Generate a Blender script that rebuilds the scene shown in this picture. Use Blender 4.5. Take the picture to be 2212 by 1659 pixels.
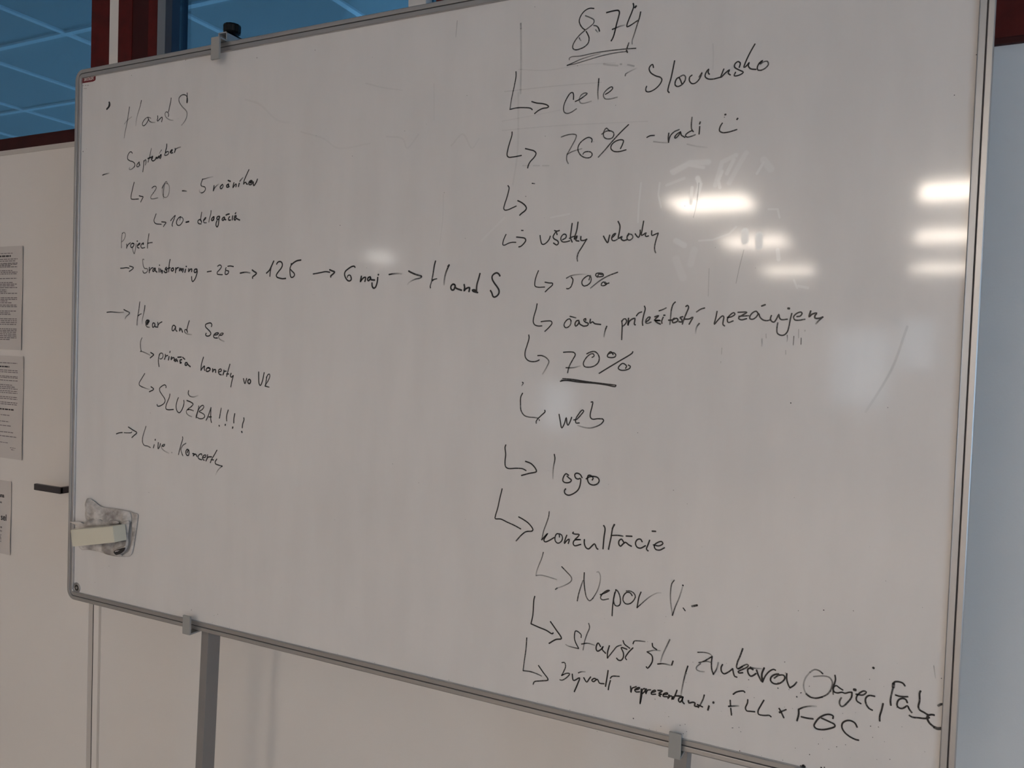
import bpy, bmesh, math, random
from mathutils import Vector, Matrix, noise
for o in list(bpy.data.objects): bpy.data.objects.remove(o)
S = bpy.context.scene
COL = S.collection
# ------------------------------------------------------------------ camera
FPX = 1730.127
CX, CY = 1106.0, 829.5
CAM = Vector((0, 0, 1.46))
VR = Vector((0.89741052, 0.43984303, 0.03453206))
VU = Vector((-0.04545264, 0.01431612, 0.99886391))
VF = Vector((-0.43884897, 0.89796055, -0.03283946))
cd = bpy.data.cameras.new('camera'); cam = bpy.data.objects.new('camera', cd); COL.objects.link(cam)
cd.sensor_width = 36; cd.lens = 36 * FPX / 2212; cd.clip_start = 0.02
cam.matrix_world = Matrix(((VR.x, VU.x, -VF.x, CAM.x), (VR.y, VU.y, -VF.y, CAM.y), (VR.z, VU.z, -VF.z, CAM.z), (0, 0, 0, 1)))
S.camera = cam
# ------------------------------------------------------------------ daylight, lamp strength, exposure
SKY = (0.50, 0.74, 1.0); SKY_S = 5.0
LAMP = (1.0, 0.87, 0.74); LAMP_S = 31.0
w = bpy.data.worlds.new('world'); S.world = w; w.use_nodes = True
w.node_tree.nodes['Background'].inputs[0].default_value = (*SKY, 1)
w.node_tree.nodes['Background'].inputs[1].default_value = SKY_S
S.cycles.max_bounces = 8
vs = S.view_settings; vs.view_transform = 'Standard'; vs.look = 'None'; vs.gamma = 1; vs.use_curve_mapping = False
vs.exposure = 0.25
def portal(name, loc, rot, sx, sy):
    l = bpy.data.lights.new(name, 'AREA'); l.shape = 'RECTANGLE'; l.size = sx; l.size_y = sy; l.cycles.is_portal = True
    o = bpy.data.objects.new(name, l); COL.objects.link(o); o.location = loc; o.rotation_euler = rot
# ------------------------------------------------------------------ helpers
def at(x, y, Y):
    r = VF + VR * ((x - CX) / FPX) - VU * ((y - CY) / FPX)
    return r * (Y / r.y) + CAM
def tag(o, label=None, cat=None, group=None, kind=None):
    if label: o['label'] = label
    if cat: o['category'] = cat
    if group: o['group'] = group
    if kind: o['kind'] = kind
    return o
def empty(name, loc, label, cat, group=None):
    o = bpy.data.objects.new(name, None); COL.objects.link(o); o.location = loc; o.empty_display_size = .05
    return tag(o, label, cat, group)
def link(name, me, mat, parent=None, smooth=False):
    if mat: me.materials.append(mat)
    o = bpy.data.objects.new(name, me); COL.objects.link(o)
    if parent:
        o.parent = parent
        o.matrix_parent_inverse = Matrix.Translation(-wloc(parent))
    if smooth:
        for p in me.polygons: p.use_smooth = True
    return o
def wloc(o):
    v = Vector(o.location)
    while o.parent:
        v = v + (o.matrix_parent_inverse.translation if True else Vector()); o = o.parent; v = v + Vector(o.location)
    return v
def fin(bm, name):
    bmesh.ops.recalc_face_normals(bm, faces=bm.faces)
    me = bpy.data.meshes.new(name); bm.to_mesh(me); bm.free(); return me
def add_box(bm, x0, x1, y0, y1, z0, z1, bev=0, mat=None):
    r = bmesh.ops.create_cube(bm, size=1, matrix=Matrix.Translation(((x0+x1)/2, (y0+y1)/2, (z0+z1)/2)) @ Matrix.Diagonal((abs(x1-x0), abs(y1-y0), abs(z1-z0), 1)))
    vs_ = r['verts']
    if bev:
        es = list({e for v in vs_ for e in v.link_edges})
        r2 = bmesh.ops.bevel(bm, geom=es, offset=bev, segments=2, affect='EDGES', profile=.7)
        vs_ = list({v for f in r2['faces'] for v in f.verts} | {v for v in vs_ if v.is_valid})
    if mat is not None: bmesh.ops.transform(bm, matrix=mat, verts=vs_)
    return vs_
def box(name, x0, x1, y0, y1, z0, z1, mat, parent=None, bev=0):
    bm = bmesh.new(); add_box(bm, x0, x1, y0, y1, z0, z1, bev)
    return link(name, fin(bm, name), mat, parent)
def struct(name, *a, **k):
    o = box(name, *a, **k)
    if not o.parent: o['kind'] = 'structure'
    return o
# ------------------------------------------------------------------ materials
def mat(name, col, rough=.5, metal=0, spec=.5, noise_s=0, noise_a=0, bump=0, bump_s=200, coat=0, coat_r=.1, coords='Object'):
    m = bpy.data.materials.new(name); m.use_nodes = True; nt = m.node_tree; b = nt.nodes['Principled BSDF']
    b.inputs['Base Color'].default_value = (*col, 1); b.inputs['Roughness'].default_value = rough
    b.inputs['Metallic'].default_value = metal; b.inputs['Specular IOR Level'].default_value = spec
    b.inputs['Coat Weight'].default_value = coat; b.inputs['Coat Roughness'].default_value = coat_r
    tc = nt.nodes.new('ShaderNodeTexCoord')
    if noise_a:
        n = nt.nodes.new('ShaderNodeTexNoise'); n.inputs['Scale'].default_value = noise_s; n.inputs['Detail'].default_value = 4
        nt.links.new(tc.outputs[coords], n.inputs['Vector'])
        r = nt.nodes.new('ShaderNodeMapRange'); r.inputs['To Min'].default_value = 1 - noise_a; r.inputs['To Max'].default_value = 1 + noise_a
        r.inputs['From Min'].default_value = .3; r.inputs['From Max'].default_value = .7
        nt.links.new(n.outputs['Fac'], r.inputs['Value'])
        v = nt.nodes.new('ShaderNodeVectorMath'); v.operation = 'SCALE'; v.inputs[0].default_value = col
        nt.links.new(r.outputs[0], v.inputs['Scale']); nt.links.new(v.outputs[0], b.inputs['Base Color'])
    if bump:
        n = nt.nodes.new('ShaderNodeTexNoise'); n.inputs['Scale'].default_value = bump_s; n.inputs['Detail'].default_value = 2
        nt.links.new(tc.outputs[coords], n.inputs['Vector'])
        bp = nt.nodes.new('ShaderNodeBump'); bp.inputs['Strength'].default_value = bump; bp.inputs['Distance'].default_value = .001
        nt.links.new(n.outputs['Fac'], bp.inputs['Height']); nt.links.new(bp.outputs[0], b.inputs['Normal'])
    return m
M = {}
M['wall'] = mat('wall_paint', (.78, .73, .69), .75, noise_s=3, noise_a=.02, bump=.15, bump_s=300)
M['wallcool'] = mat('wall_cool_light_tint', (.66, .71, .76), .75, noise_s=3, noise_a=.02, bump=.15, bump_s=300)  # cool tint puts bluish light into the wall colour right of the board
M['door'] = mat('door_laminate', (.82, .765, .72), .45, noise_s=2, noise_a=.015)
M['casing'] = mat('casing_paint', (.58, .53, .49), .5)
M['gap'] = mat('gap_dark', (.03, .025, .02), .9)
M['red'] = mat('dark_red_lacquer', (.085, .006, .005), .5, spec=.2, noise_s=30, noise_a=.2)
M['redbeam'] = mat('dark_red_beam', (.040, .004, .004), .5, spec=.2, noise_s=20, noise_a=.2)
M['alu'] = mat('anodised_aluminium', (.49, .48, .475), .36, metal=.8, noise_s=8, noise_a=.03)
M['groove'] = mat('groove_dark', (.08, .07, .07), .6)
M['clip'] = mat('clip_grey_plastic', (.34, .33, .31), .45)
M['post'] = mat('post_grey_paint', (.27, .255, .25), .4, metal=.3)
M['black'] = mat('black_plastic', (.004, .004, .004), .5, spec=.25)
M['bracket'] = mat('bracket_zinc', (.50, .50, .50), .35, metal=.6)
M['handle'] = mat('handle_dark_metal', (.055, .045, .047), .35, metal=.4)
M['tile'] = mat('ceiling_tile', (.50, .50, .49), .9, noise_s=60, noise_a=.03, bump=.3, bump_s=150)
M['tbar'] = mat('ceiling_tbar', (.90, .90, .90), .5)
M['floor'] = mat('floor_vinyl', (.50, .43, .37), .5, noise_s=6, noise_a=.15)
M['paper'] = mat('paper', (.66, .605, .57), .8)
M['print'] = mat('print_grey', (.20, .17, .17), .8)
M['printd'] = mat('print_black', (.05, .04, .04), .8)
M['steel'] = mat('screw_steel', (.35, .33, .32), .4, metal=.7)
M['block'] = mat('eraser_plastic', (.70, .66, .54), .4)
M['label'] = mat('label_red', (.16, .004, .010), .4)
M['white'] = mat('label_white', (.75, .70, .66), .5)
M['grey_mark'] = mat('label_grey_print', (.30, .27, .25), .6)
def emis(name, col, s):
    m = bpy.data.materials.new(name); m.use_nodes = True; nt = m.node_tree; nt.nodes.clear()
    e = nt.nodes.new('ShaderNodeEmission'); e.inputs[0].default_value = (*col, 1); e.inputs[1].default_value = s
    o = nt.nodes.new('ShaderNodeOutputMaterial'); nt.links.new(e.outputs[0], o.inputs[0]); return m
M['lamp'] = emis('lamp_diffuser_light', LAMP, LAMP_S)
def glassmat(name, tint, refl=.5):
    m = bpy.data.materials.new(name); m.use_nodes = True; nt = m.node_tree; nt.nodes.clear()
    t = nt.nodes.new('ShaderNodeBsdfTransparent'); t.inputs[0].default_value = (*tint, 1)
    g = nt.nodes.new('ShaderNodeBsdfGlossy'); g.inputs['Roughness'].default_value = .03
    f = nt.nodes.new('ShaderNodeFresnel'); f.inputs[0].default_value = 1.45
    k = nt.nodes.new('ShaderNodeMath'); k.operation = 'MULTIPLY'; k.inputs[1].default_value = refl
    mx = nt.nodes.new('ShaderNodeMixShader'); o = nt.nodes.new('ShaderNodeOutputMaterial')
    nt.links.new(f.outputs[0], k.inputs[0]); nt.links.new(k.outputs[0], mx.inputs[0])
    nt.links.new(t.outputs[0], mx.inputs[1]); nt.links.new(g.outputs[0], mx.inputs[2]); nt.links.new(mx.outputs[0], o.inputs[0]); return m
M['glass'] = glassmat('tinted_glass', (.46, .66, .78))
M['glowpane'] = emis('added_glow_pane', (.78, .90, 1.0), 2.3)  # added glow for the board to mirror, not a known window
M['soft'] = emis('wall_lamp_light', (1, .97, .90), 5.5)
M['clear'] = glassmat('clear_glass', (.92, .95, .96))
# whiteboard enamel: glossy, slightly hazy, faintly wiped
def board_mat(smears=()):
    m = bpy.data.materials.new('whiteboard_enamel'); m.use_nodes = True; nt = m.node_tree; b = nt.nodes['Principled BSDF']
    N = nt.nodes.new; L = nt.links.new
    tc = N('ShaderNodeTexCoord')
    mp = N('ShaderNodeMapping'); mp.inputs['Scale'].default_value = (9, 1, 2.2); L(tc.outputs['Object'], mp.inputs[0])
    n1 = N('ShaderNodeTexNoise'); n1.inputs['Scale'].default_value = 2.2; n1.inputs['Detail'].default_value = 6; L(mp.outputs[0], n1.inputs['Vector'])
    n2 = N('ShaderNodeTexNoise'); n2.inputs['Scale'].default_value = 3.5; n2.inputs['Detail'].default_value = 3; L(tc.outputs['Object'], n2.inputs['Vector'])
    mr = N('ShaderNodeMapRange'); mr.inputs['From Min'].default_value = .35; mr.inputs['From Max'].default_value = .65
    mr.inputs['To Min'].default_value = .965; mr.inputs['To Max'].default_value = 1.01; L(n1.outputs['Fac'], mr.inputs['Value'])
    sc = N('ShaderNodeVectorMath'); sc.operation = 'SCALE'; sc.inputs[0].default_value = (.74, .705, .685); L(mr.outputs[0], sc.inputs['Scale'])
    mask = None
    sx = N('ShaderNodeSeparateXYZ'); L(tc.outputs['Object'], sx.inputs[0]); cx = N('ShaderNodeCombineXYZ'); L(sx.outputs[0], cx.inputs[0]); L(sx.outputs[2], cx.inputs[2])
    def VM(op, a=None, c=None, va=None, vc=None):
        n = N('ShaderNodeVectorMath'); n.operation = op
        if a is not None: L(a, n.inputs[0])
        if va is not None: n.inputs[0].default_value = va
        if c is not None: L(c, n.inputs[1])
        if vc is not None: n.inputs[1].default_value = vc
        return n
    for (ax, az, bx, bz, rad, amt) in smears:       # wiped finger smears: short capsules of duller enamel
        ba = (bx-ax, 0, bz-az); l2 = ba[0]**2+ba[2]**2+1e-9
        pa = VM('SUBTRACT', cx.outputs[0], vc=(ax, 0, az)); dt = VM('DOT_PRODUCT', pa.outputs[0], vc=tuple(q/l2 for q in ba))
        cl = N('ShaderNodeClamp'); L(dt.outputs['Value'], cl.inputs[0])
        sb = N('ShaderNodeVectorMath'); sb.operation = 'SCALE'; sb.inputs[0].default_value = ba; L(cl.outputs[0], sb.inputs['Scale'])
        df = VM('SUBTRACT', pa.outputs[0], sb.outputs[0]); ln = VM('LENGTH', df.outputs[0])
        m2 = N('ShaderNodeMapRange'); m2.interpolation_type = 'SMOOTHSTEP'; m2.inputs['From Min'].default_value = rad; m2.inputs['From Max'].default_value = rad*.45
        m2.inputs['To Min'].default_value = 0; m2.inputs['To Max'].default_value = amt; L(ln.outputs['Value'], m2.inputs['Value'])
        if mask is None: mask = m2.outputs[0]
        else:
            mx = N('ShaderNodeMath'); mx.operation = 'MAXIMUM'; L(mask, mx.inputs[0]); L(m2.outputs[0], mx.inputs[1]); mask = mx.outputs[0]
    mc = N('ShaderNodeMixRGB'); L(sc.outputs[0], mc.inputs[1]); mc.inputs[2].default_value = (.96, .96, .95, 1)
    if mask is not None: L(mask, mc.inputs[0])
    else: mc.inputs[0].default_value = 0
    L(mc.outputs[0], b.inputs['Base Color'])
    rr = N('ShaderNodeMapRange'); rr.inputs['From Min'].default_value = .3; rr.inputs['From Max'].default_value = .7
    rr.inputs['To Min'].default_value = .055; rr.inputs['To Max'].default_value = .085; L(n2.outputs['Fac'], rr.inputs['Value'])
    mr2 = N('ShaderNodeMath'); mr2.operation = 'MULTIPLY_ADD'; mr2.inputs[1].default_value = .12; L(rr.outputs[0], mr2.inputs[2])
    if mask is not None: L(mask, mr2.inputs[0])
    else: mr2.inputs[0].default_value = 0
    L(mr2.outputs[0], b.inputs['Roughness'])
    b.inputs['Specular IOR Level'].default_value = .5
    b.inputs['Coat Weight'].default_value = .5; b.inputs['Coat Roughness'].default_value = .21; b.inputs['Coat IOR'].default_value = 1.45
    n3 = N('ShaderNodeTexNoise'); n3.inputs['Scale'].default_value = 350; n3.inputs['Detail'].default_value = 1; L(tc.outputs['Object'], n3.inputs['Vector'])
    bp = N('ShaderNodeBump'); bp.inputs['Strength'].default_value = .03; bp.inputs['Distance'].default_value = .0002
    L(n3.outputs['Fac'], bp.inputs['Height']); L(bp.outputs[0], b.inputs['Normal'])
    return m
def inkmat(name, col, rough):
    m = bpy.data.materials.new(name); m.use_nodes = True; nt = m.node_tree; b = nt.nodes['Principled BSDF']
    N = nt.nodes.new; L = nt.links.new
    b.inputs['Base Color'].default_value = (*col, 1); b.inputs['Roughness'].default_value = rough
    a = N('ShaderNodeAttribute'); a.attribute_name = 'ink'
    tc = N('ShaderNodeTexCoord'); n = N('ShaderNodeTexNoise'); n.inputs['Scale'].default_value = 420; n.inputs['Detail'].default_value = 2
    L(tc.outputs['Object'], n.inputs['Vector'])
    r = N('ShaderNodeMapRange'); r.inputs['From Min'].default_value = .3; r.inputs['From Max'].default_value = .7
    r.inputs['To Min'].default_value = .96; r.inputs['To Max'].default_value = 1.22; L(n.outputs['Fac'], r.inputs['Value'])
    k = N('ShaderNodeMath'); k.operation = 'MULTIPLY'; k.use_clamp = True
    L(a.outputs['Fac'], k.inputs[0]); L(r.outputs[0], k.inputs[1]); # a thin film also shades what is under it, so its opacity enters twice
    u = N('ShaderNodeMath'); u.operation = 'SUBTRACT'; u.inputs[0].default_value = 1; L(k.outputs[0], u.inputs[1])
    q = N('ShaderNodeMath'); q.operation = 'POWER'; q.inputs[1].default_value = .72; L(u.outputs[0], q.inputs[0])
    v = N('ShaderNodeMath'); v.operation = 'SUBTRACT'; v.inputs[0].default_value = 1; L(q.outputs[0], v.inputs[1])
    L(v.outputs[0], b.inputs['Alpha'])
    return m
M['ink'] = inkmat('marker_ink', (.012, .010, .011), .35)

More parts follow.
